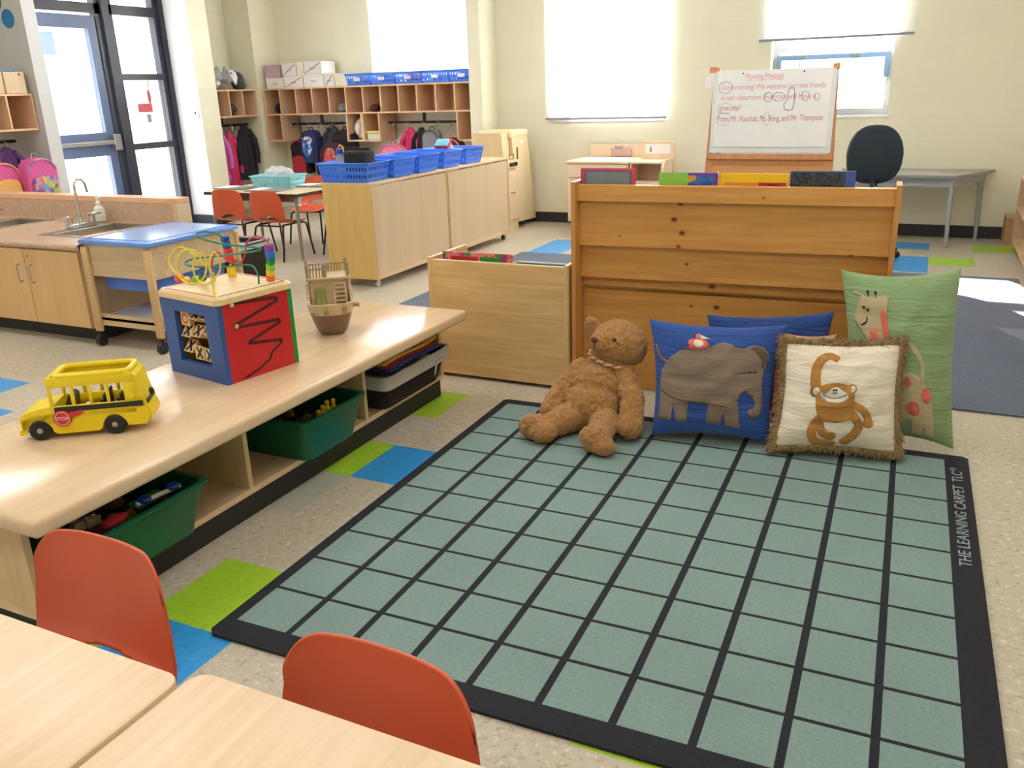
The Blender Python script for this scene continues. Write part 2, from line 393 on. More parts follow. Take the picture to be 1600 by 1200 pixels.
# outside ground
struct(MB().box(-40, 40, -20, 60, -.3, -.12), 'ground_outside', plain('pale_pavement', (190, 190, 184), .9))

# ceiling lights
em = emis('light_diffuser', (1, .97, .93), 10.0); k = 0
lamp0 = thing('ceiling_light', 'recessed rectangular ceiling light panel above the classroom', 'ceiling light', (0, 0, H), 0, 'ceiling light panels')
MB().box(-.62, .62, -.32, .32, H-.04, H-.001).build('frame', white_pl, lamp0)
MB().box(-.59, .59, -.29, .29, H-.046, H-.041).build('diffuser', em, lamp0)
lamps = [(x, y) for x in (-4.2, -1.6, 1.0) for y in (-3.0, -.2, 2.4)]
for i, (x, y) in enumerate(lamps):
    if i == 0: lamp0.matrix_world = TR(x, y, H)
    else: dup(lamp0, TR(x, y, H))

# windows
wf = plain('window_frame', (205, 212, 220), .4)
def window(n, x0, x1, z0, z1, y, mull=None, bars=()):
    t = bpy.data.objects.new('window_%d' % n, None); COL.objects.link(t); t['kind'] = 'structure'
    W = Matrix.Translation(((x0+x1)/2, y, z0)); t.matrix_world = W; WM[t] = W
    b = MB(); f = .05
    b.box(x0, x1, y, y+.06, z0, z0+f).box(x0, x1, y, y+.06, z1-f, z1).box(x0, x0+f, y, y+.06, z0+f, z1-f).box(x1-f, x1, y, y+.06, z0+f, z1-f)
    for z in bars: b.box(x0+f, x1-f, y, y+.06, z-.03, z+.03)
    b.build('window_frame', wf, t)
    MB().box(x0+f, x1-f, y+.025, y+.031, z0+f, z1-f).build('window_glass', GL, t)
    MB().box(x0-.01, x1+.01, y-.17, y, z0-.025, z0, .004).build('window_sill', white_pl, t)
    return t
window(1, -1.86, -.75, 1.0, 2.5, YB+.16)
w2 = window(2, .19, 1.17, 1.0, 2.5, YB+.16, bars=(1.56,))
window(3, -4.30, -2.75, 1.36, 2.5, 5.55+.16)
b = MB(); fb = plain('sash_blue', (120, 150, 190), .4)
b.box(.22, 1.14, YB+.13, YB+.16, 1.46, 1.50).box(.22, .26, YB+.13, YB+.16, 1.03, 1.46).box(1.10, 1.14, YB+.13, YB+.16, 1.3, 1.46)
sa = b.build('window_sash', fb, w2)
for x in (.42, .86): MB().box(x-.03, x+.03, YB+.118, YB+.13, 1.47, 1.49).box(x-.004, x+.004, YB+.105, YB+.12, 1.40, 1.48).build('window_latch', steel, w2)
sc = shade_cloth()
def roller(x0, x1, z0, y, label, broken=None):
    t = thing('roller_shade', label, 'window shade', ((x0+x1)/2, y, 2.6))
    MB().box(x0, x1, y-.002, y+.001, z0+.02, 2.58).build('shade_fabric', sc, t)
    MB().box(x0, x1, y-.012, y+.008, z0, z0+.02, .004).build('bottom_bar', plain('bar_grey', (150, 152, 170), .4), t)
    MB().cyl((x0, y, 2.6), (x1, y, 2.6), .03).build('roller_tube', white_pl, t); return t
roller(-1.922, -.71, 1.0, YB-.05, 'white roller shade pulled down over the window behind the toy sink')
roller(.09, 1.31, 1.615, YB-.05, 'white roller shade half lowered over the window behind the easel')
roller(-4.29, -2.76, 1.45, 5.50, 'white roller shade over the window above the blue baskets on the cubbies')

# door wall at x=-5.8
nb = plain('door_frame_navy', (44, 48, 62), .4); nb2 = plain('door_leaf_navy', (80, 96, 130), .35)
t = bpy.data.objects.new('door_1', None); COL.objects.link(t); t['kind'] = 'structure'; W = Matrix.Translation((-5.8, 2.9, 0)); t.matrix_world = W; WM[t] = W
X0, X1 = -5.86, -5.78
b = MB()
b.box(X0, X1, 2.235, 2.30, 0, 2.62).box(X0, X1, 3.13, 3.33, 0, 2.62).box(X0, X1, 3.84, 3.95, 0, 2.62).box(X0, X1, 2.30, 3.84, 2.10, 2.19)
b.box(X0, X1, 2.3, 3.84, 2.55, 2.62).box(X0, X1, 3.33, 3.84, 1.50, 1.56).box(X0, X1, 3.33, 3.84, .83, .89).box(X0, X1, 3.33, 3.84, 0, .08)
b.box(X1, X1+.03, 3.90, 3.95, 0, 2.62).box(X1, X1+.03, 3.19, 3.27, 0, 2.62)
b.build('door_frame', nb, t)
b = MB(); b.box(X0+.01, X1-.01, 2.32, 2.42, .02, 2.08).box(X0+.01, X1-.01, 3.03, 3.12, .02, 2.08).box(X0+.01, X1-.01, 2.42, 3.03, 1.96, 2.08).box(X0+.01, X1-.01, 2.42, 3.03, .80, 1.02).box(X0+.01, X1-.01, 2.42, 3.03, .02, .25)
lf = b.build('door_leaf', nb2, t)
b = MB(); b.box(X1, X1+.045, 2.42, 3.08, .905, .945, .008).box(X1-.01, X1+.06, 3.06, 3.14, .85, 1.0, .008); b.build('push_bar', steel, lf)
MB().box(-5.825, -5.819, 2.42, 3.03, .25, .80).box(-5.825, -5.819, 2.42, 3.03, 1.02, 1.96).build('door_glass', GL, lf)
b = MB()
for z0, z1 in ((.08, .83), (.89, 1.5), (1.56, 2.1)): b.box(-5.825, -5.819, 3.33, 3.84, z0, z1)
b.box(-5.825, -5.819, 2.30, 3.84, 2.19, 2.55); b.build('side_glass', GL, t)
# notices on the door glass
tag(MB().box(-5.815, -5.811, 2.46, 2.66, 1.72, 1.92).build('paper_notice', plain('pale_blue_paper', (170, 196, 232), .7), org=(-5.81, 2.5, 1.8)), 'pale blue paper taped to the top of the door glass', 'paper')
t = thing('hanging_sign', 'small red sign hanging on a cord with a grey tag in the door sidelight', 'sign', (-5.76, 3.53, 1.5))
rd = plain('sign_red', (196, 82, 92), .6)
MB().box(-5.765, -5.757, 3.44, 3.62, 1.19, 1.275).build('board', rd, t)
MB().tube([(-5.76, 3.62, 1.5), (-5.76, 3.60, 1.36), (-5.76, 3.60, 1.27)], .004).build('cord', dk_metal, t)
MB().ball((-5.76, 3.60, 1.34), (.012, .022, .07)).build('tassel', rd, t)
MB().box(-5.765, -5.757, 3.535, 3.585, 1.09, 1.17).build('tag_card', plain('tag_grey', (130, 138, 160), .5), t)
t = thing('light_switch', 'white light switch plate on the wall right of the door', 'light switch', (-5.50, 3.95, 1.16))
MB().box(-5.545, -5.46, 3.942, 3.95, 1.10, 1.225, .002).build('switch_plate', white_pl, t)
MB().box(-5.508, -5.496, 3.934, 3.942, 1.15, 1.175).build('toggle', black_pl, t)

# tree and bush outside
lf = plain('leaf_green', (110, 160, 90), .8)
t = thing('garden_tree', 'blurred green tree outside seen through the door glass', 'tree', (-14, 7.2, -.12))
MB().cyl((-14, 7.2, -.12), (-14, 7.2, 1.6), .12, .08).build('trunk', plain('bark', (110, 90, 70), .9), t)
b = MB()
for i in range(26): b.ball((-14+random.uniform(-.7, .7), 7.2+random.uniform(-.7, .7), 2.0+random.uniform(-.8, .8)), random.uniform(.25, .45), 8, 6)
b.build('crown', lf, t)

# ================================================================= RUGS
CW = TR(0, 0, 0, .021)
tl = speckle('rug_teal', (126, 150, 146), (112, 138, 134), (138, 160, 156), 260, .95, .5)
bk = speckle('rug_black', (30, 32, 40), (24, 26, 34), (38, 40, 50), 260, .95, .4)
b = MB(); S = .1718
xs = [-.030]; ys = [.05]; 
vx = [.006] + [q for i in range(1, 10) for q in (i*S-.0095, i*S+.0095)] + [1.710]
vy = [0.0] + [q for i in range(1, 10) for q in (-i*S+.0055, -i*S-.0055)] + [-1.712]
gx = [-.030, -.012] + vx + [1.77, 1.787]; gy = [.05, .035] + vy + [-1.768, -1.785]
def cell(i, j): return 1 if (2 <= i <= len(gx)-3 and 2 <= j <= len(gy)-3 and (i-2) % 2 == 0 and (j-2) % 2 == 0) else 0
for i in range(len(gx)-1):
    for j in range(len(gy)-1):
        b.mi = cell(i, j)
        q = [(gx[i], gy[j]), (gx[i+1], gy[j]), (gx[i+1], gy[j+1]), (gx[i], gy[j+1])]
        lx, ly = len(gx)-2, len(gy)-2
        if (i, j) == (0, 0): q = [q[1], q[2], q[3]]
        if (i, j) == (lx, 0): q = [q[0], q[2], q[3]]
        if (i, j) == (lx, ly): q = [q[0], q[1], q[3]]
        if (i, j) == (0, ly): q = [q[0], q[1], q[2]]
        b.face([(x, y, .009) for x, y in q])
bmesh.ops.remove_doubles(b.bm, verts=b.bm.verts, dist=.0005)
e = [e for e in b.bm.edges if len(e.link_faces) == 1]; r = bmesh.ops.extrude_edge_only(b.bm, edges=e)
for v in r['geom']:
    if isinstance(v, bmesh.types.BMVert): v.co.z = .001
rug = thing('learning_carpet', 'large teal square-grid rug with black border and lettering on one edge', 'rug', (0, 0, 0), .021)
b.xf(CW); b.build('carpet_field', [bk, tl], rug)
b = text_mb('THE LEARNING CARPET  TLC', .047, .0006, width=.66); M = CW @ Matrix.Translation((1.762, -.757, .0105)) @ Matrix.Rotation(pi/2, 4, 'Z')
b.xf(M); b.build('lettering', plain('letter_grey', (150, 158, 164), .9), rug)
b = text_mb('\u00ae', .03, .0006); b.xf(CW @ Matrix.Translation((1.745, -.09, .0105)) @ Matrix.Rotation(pi/2, 4, 'Z')); b.build('lettering', MATS['letter_grey'], rug)
# blue-grey rug behind the bookcase
rg = speckle('rug_bluegrey', (96, 106, 124), (74, 86, 104), (120, 130, 148), 230, .95, .4)
b = MB().box(-1.46, 2.16, .60, 3.33, .001, .008); tag(b.build('area_rug', rg, org=(.3, 2, 0)), 'plain blue-grey carpet on the floor behind the pine bookcase', 'rug')
# ================================================================= TOY BENCH (near left)
def loft(rings, b, cap0=True, cap1=False):
    n = len(rings[0]); vs = [p for r in rings for p in r]; fs = [(i*n+k, i*n+(k+1) % n, (i+1)*n+(k+1) % n, (i+1)*n+k) for i in range(len(rings)-1) for k in range(n)]
    if cap0: fs.append(tuple(range(n)))
    if cap1: fs.append(tuple(range((len(rings)-1)*n, len(rings)*n)))
    b._new(vs, fs); return b
t = thing('display_bench', 'long low maple bench with toys on top and bins in its open front', 'bench', (-.53, -1.0, 0), 0)
BX0, BX1, BY0, BY1 = -.87, -.20, -2.03, .045
MB().box(BX0, BX1, BY0, BY1, .355, .40, .012, seg=3).build('bench_top', maple_y, t, smooth=True)
MB().box(BX0+.05, -.325, BY0+.04, BY1-.02, .080, .100).build('bottom_shelf', maple_y, t)
MB().box(BX0+.05, BX0+.065, BY0+.04, BY1-.02, .100, .355).build('back_panel', maple_y, t)
for y in (BY0+.04, -1.235, -.58, BY1-.039):
    MB().box(BX0+.065, -.325, y, y+.019, .100, .355).build('divider' if -1.5 < y < -.3 else 'side_panel', maple_z, t)
MB().box(BX0+.09, -.335, BY0+.08, BY1-.035, 0, .080).build('kick_board', black_rub, t)
# bins
gb = plain('bin_green', (14, 92, 58), .3); 
def tub(b, x0, x1, y0, y1, z0, z1, ins, th=.004, rim=.012, r=.03):
    def ring(i, z):
        a, c, d, e = x0+i, x1-i, y0+i, y1-i; pts = []
        for cx, cy, s0 in ((c-r, e-r, 0), (a+r, e-r, pi/2), (a+r, d+r, pi), (c-r, d+r, 3*pi/2)):
            for k in range(5): an = s0+pi/2*k/4; pts.append((cx+r*cos(an), cy+r*sin(an), z))
        return pts
    R = [ring(ins, z0), ring(0, z1-.012), ring(0, z1-.008), ring(-rim, z1-.008), ring(-rim, z1), ring(th, z1), ring(ins+th, z0+th)]
    n = 20; vs = [p for q in R for p in q]
    fs = [(i*n+k, i*n+(k+1) % n, (i+1)*n+(k+1) % n, (i+1)*n+k) for i in range(len(R)-1) for k in range(n)]
    fs += [tuple(range(n)), tuple(range((len(R)-1)*n, len(R)*n))]
    b._new(vs, fs); return b
def bin_(loc, x0, x1, y0, y1, z1, label, mat=gb, name='storage_bin', cat='bin'):
    b = tub(MB(), x0, x1, y0, y1, loc, z1, .03)
    o = b.build(name, mat, smooth=30, org=((x0+x1)/2, (y0+y1)/2, loc)); return tag(o, label, cat)
bin_(.101, -.74, -.250, -1.87, -1.475, .258, 'dark green plastic bin of blocks at the near end of the bench')
bin_(.101, -.74, -.250, -1.02, -.680, .258, 'dark green plastic bin in the middle opening of the bench')
# toys in bins
rc = random.Random(3)
toyc = [('toy_yellow', (206, 170, 40)), ('toy_olive', (120, 124, 40)), ('toy_maroon', (120, 40, 46)), ('toy_brown', (110, 84, 52)), ('toy_green2', (60, 110, 60)), ('toy_blue2', (44, 70, 130)), ('toy_orange', (190, 104, 50)), ('toy_cream', (196, 180, 150))]
for n_, c_ in toyc: plain(n_, c_, .4)
def brick(name, loc, s, rot, mat, label, group, holes=False):
    M = Matrix.Translation(loc) @ Matrix.Rotation(rot[0], 4, 'X') @ Matrix.Rotation(rot[1], 4, 'Y') @ Matrix.Rotation(rot[2], 4, 'Z')
    b = MB().box(-s[0], s[0], -s[1], s[1], -s[2], s[2], .003)
    for i in (-1, 1): b.cyl((i*s[0]*.5, 0, s[2]), (i*s[0]*.5, 0, s[2]+.006), s[1]*.45, n=10)
    b.xf(M); tag(b.build(name, mat, org=loc, smooth=30), label, 'toy block', group)
for k in range(26):
    n_ = toyc[k % 8][0]
    brick('toy_block', (rc.uniform(-.68, -.32), rc.uniform(-1.79, -1.54), .130+.022*(k % 4)), (rc.uniform(.018, .035), .016, .013), (rc.uniform(-.5, .5), rc.uniform(-.5, .5), rc.uniform(0, 3)), MATS[n_], n_[4:].rstrip('2')+' plastic toy block in the near green bin', 'toy blocks in the near green bin')
for k in range(20):
    n_ = toyc[(k*3) % 8][0]
    brick('toy_block', (rc.uniform(-.68, -.34), rc.uniform(-.94, -.76), .125+.020*(k % 4)), (rc.uniform(.018, .032), .015, .012), (rc.uniform(-.5, .5), rc.uniform(-.5, .5), rc.uniform(0, 3)), MATS[n_], n_[4:].rstrip('2')+' plastic toy block in the middle green bin', 'toy blocks in the middle green bin')
for k, (y, dz) in enumerate(((-.86, .0), (-.835, .01), (-.80, .004), (-.885, -.01))):
    b = MB().lathe([(.011, 0), (.011, .045), (.007, .05), (.007, .06), (.009, .066), (.006, .072)], (-.30, y, .190+dz), 10)
    tag(b.build('toy_peg', plain('toy_yel_bright', (232, 200, 30), .35), smooth=30, org=(-.275, y, .2)), 'bright yellow plastic peg standing in the middle green bin', 'toy peg', 'yellow pegs in the middle green bin')
t = thing('toy_wheel_frame', 'white rod with two blue wheels lying in the near green bin', 'toy', (-.30, -1.58, .24), 0)
MB().cyl((-.325, -1.66, .247), (-.295, -1.53, .254), .007).build('rod', white_pl, t, smooth=True)
for p in ((-.32, -1.635, .254), (-.30, -1.55, .260)): MB().lathe([(.005, -.007), (.017, -.006), (.020, 0), (.017, .006), (.005, .007)], p, 18).build('wheel', plain('toy_blue', (24, 70, 190), .3), t, smooth=30)
MB().box(-.37, -.33, -1.65, -1.55, .225, .24, .004).build('green_base', plain('toy_green3', (40, 150, 96), .4), t)
tag(MB().ball((-.33, -1.73, .232), (.022, .042, .016)).build('toy_piece', plain('toy_red2', (196, 50, 60), .4), smooth=True, org=(-.3, -1.7, .24)), 'rounded pink-red toy piece at the near end of the near bin', 'toy')
# wicker basket with liner and folded cloths
t = thing('lined_basket', 'black wicker basket with grey fabric liner at the far end of the bench', 'basket', (-.45, -.33, .100))
wk = plain('wicker_black', (30, 27, 27), .6, bump=1.0, bscale=140)
b = MB()
for i in range(11):
    z = .109+i*.0125; o = .035*(1-i/10.)
    b.tube([(x, y, z) for x, y, _ in (lambda a, c, d, e, r: [(cx+r*cos(s+pi/2*k/4), cy+r*sin(s+pi/2*k/4), 0) for cx, cy, s in ((c-r, e-r, 0), (a+r, e-r, pi/2), (a+r, d+r, pi), (c-r, d+r, 3*pi/2)) for k in range(5)])(-.72+o, -.275-o, -.50+o, -.015-o, .03)], .0078, 6, True)
b.box(-.68, -.315, -.46, -.055, .101, .106); b.build('wicker_body', wk, t, smooth=True)
ln = plain('liner_grey', (176, 170, 160), .9, bump=.3, bscale=60)
tub(MB(), -.732, -.262, -.513, -.003, .200, .252, -.004, .006, .004, .035).build('cloth_liner', ln, t, smooth=True)
MB().tube([(-.258, -.16, .218), (-.250, -.13, .232), (-.252, -.09, .236), (-.258, -.12, .222), (-.252, -.15, .20), (-.250, -.17, .165)], .0035, 6).build('liner_bow', ln, t)
cl = [('denim', (50, 78, 120)), ('wine', (150, 44, 62)), ('gold', (226, 178, 70)), ('wine2', (136, 36, 56)), ('royal', (44, 74, 150))]
for i, (n_, c_) in enumerate(cl[::-1]):
    z0 = .247+i*.0135
    f = lambda u, v, z0=z0, i=i: (-.68+.395*u-.010*i, -.44+.38*v+.01*i*(v-.5), z0+.008*sin(v*5+i*.4)+.016*v)
    o = MB().grid(f, 10, 14).build('folded_cloth', plain('cloth_'+n_, c_, .9, bump=.3, bscale=90), smooth=True, norm=False, org=(-.45, -.33, z0))
    add_mod(o, 'SOLIDIFY', thickness=.013, offset=1); tag(o, {0: 'royal blue folded cloth at the bottom of the stack in the wicker basket', 1: 'dark red folded cloth just above the blue one in the wicker basket', 2: 'yellow folded cloth in the middle of the basket stack', 3: 'wine red folded cloth under the denim one in the wicker basket', 4: 'dark denim cloth on top of the stack in the wicker basket'}[i], 'cloth')

# ================================================================= SCHOOL BUS
yb = plain('bus_yellow', (244, 216, 30), .3, var=.02); 
W = TR(-.634, -1.681, .40, math.atan2(.117, .163))       # local x = towards the rear, near side at y=0, body towards +y
W = TR(-.634, -1.681, .40, math.atan2(.117, .163)) @ Matrix.Scale(1.0, 4)
bus = thing('toy_school_bus', 'yellow plastic toy school bus with open roof and a red stop sign', 'toy bus', (-.634, -1.681, .40), math.atan2(.117, .163))
def side(y0, y1):
    b = MB(); B = lambda *a: b.box(*a, .0015)
    B(.045, .262, y0, y1, .032, .092)               # lower body
    for x0, x1 in ((.045, .054), (.096, .106), (.141, .151), (.186, .196), (.233, .262)): B(x0, x1, y0, y1, .090, .142)
    B(.045, .262, y0, y1, .138, .166)
    return b
bw = .125
def outline(pts, y0, y1, b, bev=.0): b.prism(pts, 1, y0, y1); return b
b = MB()
for (ya, yc) in ((0.004, .010), (bw-.010, bw-.004)):
    for a in ((.038, .265, .060, .096), (.038, .262, .151, .180)): b.box(a[0], a[1], ya, yc, a[2], a[3], .001)
    for x0, x1 in ((.038, .047), (.096, .106), (.144, .153), (.190, .199), (.238, .264)): b.box(x0, x1, ya, yc, .097, .149, .001)
    # skirts around the wheel arches
    arch = lambda cx, r: [(cx+r*cos(pi-a*pi/10), .022+r*sin(pi-a*pi/10)) for a in range(11)]
    b.prism([(-.045, .018)]+[p for p in arch(0, .034) if p[1] > .0]+[(.045, .014), (.155, .014)]+arch(.2, .034)+[(.245, .022), (.285, .022), (.297, .045), (.292, .075), (.264, .075), (-.02, .075), (-.045, .06)], 1, ya, yc)
b.box(.255, .266, .01, bw-.01, .06, .17, .002); b.box(.038, .046, .01, bw-.01, .06, .085); b.box(.038, .046, .01, bw-.01, .15, .178)
b.box(.038, .29, .008, bw-.008, .055, .062)                       # floor
b.prism([(-.048, .03), (-.048, .066), (-.035, .082), (.02, .094), (.045, .098), (.045, .05)], 1, .004, bw-.004)   # bonnet
b.box(-.056, -.044, .006, bw-.006, .016, .034, .003)
b.prism([(.258, .03), (.298, .03), (.303, .05), (.292, .08), (.275, .165), (.262, .178)], 1, .012, bw-.012)
b.xf(WM[bus]); o = b.build('body', yb, bus, smooth=30); add_mod(o, 'BEVEL', width=.0022, segments=2, limit_method='ANGLE')
b = MB()                                                          # roof rail with open top, rounded
def rr(x0, x1, y0, y1, r, z, n=5): return [(cx+r*cos(s+pi/2*k/n), cy+r*sin(s+pi/2*k/n), z) for cx, cy, s in ((x1-r, y1-r, 0), (x0+r, y1-r, pi/2), (x0+r, y0+r, pi), (x1-r, y0+r, 3*pi/2)) for k in range(n+1)]
b.tube([(x+(.012 if z > .18 and x < .1 else 0), y, z) for x, y, z in rr(.046, .258, .011, bw-.011, .02, .181)], .009, 8, True); b.xf(WM[bus]); b.build('roof_rail', yb, bus, smooth=True)
b = MB()
for ya in (.0025, bw-.0025): b.box(.048, .285, ya-.0012, ya+.0012, .079, .094)
b.box(.29, .2955, .02, bw-.02, .079, .09); b.xf(WM[bus]); b.build('black_stripe', black_pl, bus)
for x, y in ((0, .0), (.2, .0), (0, bw-.014), (.2, bw-.014)):
    b = MB(); 
    b.lathe([(.012, 0), (.026, 0), (.0295, .004), (.0295, .013), (.026, .017), (.012, .017)], n=28); b.xf(Matrix.Translation((x, y+.0155, .0295)) @ Matrix.Rotation(pi/2, 4, 'X'))
    if x == 0: pass
    b.xf(WM[bus]); wh = b.build('wheel', plain('tyre_black', (30, 29, 28), .6), bus, smooth=30)
    b = MB().lathe([(.001, .001), (.010, .0), (.012, .0)], n=20); b.lathe([(.001, -.002), (.007, -.001), (.013, .001), (.0145, .002)], n=20)
    b.xf(Matrix.Translation((x, (y-.0008 if y == 0 else y+.017), .0295)) @ Matrix.Rotation(-pi/2, 4, 'X')); b.xf(WM[bus]); h = b.build('hubcap', plain('hub_silver', (170, 168, 160), .35, metal=.6), wh, smooth=True)
b = MB().cyl((.0, .004, .0295), (.0, bw-.004, .0295), .004).cyl((.2, .004, .0295), (.2, bw-.004, .0295), .004); b.xf(WM[bus]); b.build('axle', dk_metal, bus)
rs = plain('stop_red', (206, 44, 48), .4)
b = MB(); oc = [(.066+.025*cos(pi/8+k*pi/4), .062+.025*sin(pi/8+k*pi/4)) for k in range(8)]
b.prism(oc, 1, -.004, .002); b.prism([(.085, .060), (.120, .072), (.122, .083), (.086, .077)], 1, -.003, .002); b.xf(WM[bus]); st = b.build('stop_sign', rs, bus)
b = MB(); oc = [(.066+.0205*cos(pi/8+k*pi/4), .062+.0205*sin(pi/8+k*pi/4)) for k in range(8)]; ic = [(.066+.0187*cos(pi/8+k*pi/4), .062+.0187*sin(pi/8+k*pi/4)) for k in range(8)]
for k in range(8): b.face([(oc[k][0], -.0044, oc[k][1]), (oc[(k+1) % 8][0], -.0044, oc[(k+1) % 8][1]), (ic[(k+1) % 8][0], -.0044, ic[(k+1) % 8][1]), (ic[k][0], -.0044, ic[k][1])])
b.xf(WM[bus]); b.build('sign_border', white_pl, st)
b = text_mb('STOP', .0145, .0002, 'CENTER'); b.xf(Matrix.Translation((.066, -.0044, .0565)) @ Matrix.Rotation(pi/2, 4, 'X')); b.xf(WM[bus]); b.build('sign_text', white_pl, st)
b = MB().prism([(.055, .07), (.09, .07), (.092, .11), (.082, .118), (.068, .085)], 1, .03, .095); b.xf(WM[bus]); b.build('driver_seat', black_pl, bus, smooth=30)
for x in (.165, .21): b = MB().box(x-.016, x+.016, .018, .05, .062, .082, .004).box(x-.016, x+.016, .075, .107, .062, .082, .004).box(x+.010, x+.016, .018, .05, .08, .115, .003).box(x+.010, x+.016, .075, .107, .08, .115, .003); b.xf(WM[bus]); b.build('bench_seat', black_pl, bus, smooth=30)
b = MB().box(.122, .14, .03, .05, .062, .09, .003); b.xf(WM[bus]); b.build('inner_seat', white_pl, bus)
b = MB().ball((.306, .03, .112), (.007, .012, .012)); b.xf(WM[bus]); b.build('rear_knob', black_pl, bus, smooth=True)

# ================================================================= ACTIVITY CUBE
ca = math.atan2(-.056, .306); cs = .30
cube = thing('activity_cube', 'wooden bead-maze activity cube with blue and red sides', 'activity cube', (-.468, -1.12, .40), ca)
cw = WM[cube]     # local: corner at origin, blue side along -x at y=0, red side along +y at x=0
def cb(b, *a, **k): b.xf(cw); return b.build(*a, **k)
wb = plain('cube_blue', (44, 84, 158), .4, bump=.05); wr = plain('cube_red', (196, 30, 38), .35); wg = plain('cube_green', (24, 140, 60), .4); lt = wood('cube_light', (226, 196, 140), (238, 214, 166), 'x', .35)
T = .018
b = MB(); b.box(-.315, -.245, 0, T, 0, .27).box(-.075, -.0005, 0, T, 0, .27).box(-.245, -.075, 0, T, 0, .052).box(-.245, -.075, 0, T, .228, .27); cb(b, 'blue_panel', wb, cube)
b = MB().box(-T, 0, T, .285, 0, .27); cb(b, 'red_panel', wr, cube)
b = MB().box(-.315, 0, .285, .285+T, 0, .27); cb(b, 'green_panel', wg, cube)
b = MB().box(-.315, -.315+T, T, .285, 0, .27); cb(b, 'yellow_panel', plain('cube_yel', (230, 190, 50), .4), cube)
oc_ = [(-.307, -.008), (-.007, -.008), (.008, .007), (.008, .295), (-.007, .310), (-.307, .310), (-.322, .295), (-.322, .007)]
b = loft([[(x, y, .270) for x, y in oc_], [(x, y, .288) for x, y in oc_], [(-.157+(x+.157)*.955, .151+(y-.151)*.955, .296) for x, y in oc_]], MB(), True, True); top = cb(b, 'maze_top', lt, cube, smooth=20)
pk = plain('pink_dash', (200, 84, 104), .5); dk = plain('dark_dash', (60, 30, 36), .5)
b = MB(); b2 = MB()
for k in range(24):
    y = .022+k*.0112; x = -.292+k*.0116
    for q in (x,): b.box(q, q+.0060, .006, .017, .2958, .2968); b.box(q, q+.0060, .285, .296, .2958, .2968)
    (b2 if k % 1 == 0 else b).box(-.017, -.007, y, y+.006, .2958, .2968); b.box(-.307, -.297, y, y+.006, .2958, .2968)
cb(b, 'pink_dash_border', pk, top); cb(b2, 'dark_dash_border', dk, top)
# zigzag groove
dg = plain('groove', (74, 20, 18), .6)
P = [(.052, .232), (.235, .215), (.24, .205), (.058, .158), (.06, .150), (.235, .138), (.24, .128), (.11, .092), (.105, .085), (.235, .066), (.238, .056), (.19, .030), (.18, .010), (.13, -.012), (.07, -.028)]
P = [(y, z+.035) for y, z in P]
b = MB()
for (a, c), w_ in zip(zip(P, P[1:]), [.011]*10+[.008]*5):
    a = Vector((0, a[0], a[1])); c = Vector((0, c[0], c[1])); d = (c-a).normalized(); n_ = Vector((0, -d.z, d.y))*w_*.5; X = Vector((.0006, 0, 0)); a = a-d*.003; c = c+d*.003
    b._new([a-n_+X, c-n_+X, c+n_+X, a+n_+X, a-n_, c-n_, c+n_, a+n_], [(0, 1, 2, 3), (0, 4, 5, 1), (3, 2, 6, 7), (0, 3, 7, 4), (1, 5, 6, 2)])
cb(b, 'zigzag_track', dg, cube)
for y, z in ((.052, .262), (.060, .190)): b = MB().ball((.006, y, z), (.006, .008, .008)); cb(b, 'track_peg', plain('brass_peg', (214, 186, 110), .3), cube, smooth=True)
# X and O spinning blocks behind the window of the blue side
ww = plain('bare_wood', (224, 190, 140), .5)
rodw = plain('rod_wood', (200, 170, 120), .5)
for r_ in range(3):
    z = .198-r_*.057
    b = MB().cyl((-.25, .045, z), (-.07, .045, z), .004); cb(b, 'spinner_rod', rodw, cube)
    for c_ in range(3):
        x = -.215+c_*.055; rot = [[.0, .9, 1.1], [.6, .8, 1.3], [.7, .05, .0]][r_][c_]
        M = Matrix.Translation((x, .045, z)) @ Matrix.Rotation(-rot, 4, 'X')
        s3 = .027
        b = MB().prism([(-s3, -s3*.9), (s3*.9, -s3*.05), (-s3, s3*.9)], 0, -.0245, .0245); b.xf(M); sb = cb(b, 'spinner_block', ww, cube)
        b = MB()
        if (r_, c_) == (0, 0):
            for k in range(20):
                a0, a1 = 2*pi*k/20, 2*pi*(k+1)/20
                b.face([(.018*cos(a0), -s3-.0006, .018*sin(a0)), (.018*cos(a1), -s3-.0006, .018*sin(a1)), (.012*cos(a1), -s3-.0006, .012*sin(a1)), (.012*cos(a0), -s3-.0006, .012*sin(a0))])
            mm = plain('o_red', (206, 70, 60), .6); nme = 'letter_o'
        else:
            for sg in (1, -1):
                d = Vector((.015, 0, .019*sg)); n_ = Vector((-.004*sg, 0, .003)); yy = Vector((0, -s3-.0006, 0)); b.face([-d-n_+yy, d-n_+yy, d+n_+yy, -d+n_+yy])
            mm = black_pl; nme = 'letter_x'
        b.xf(M); cb(b, nme, mm, sb)
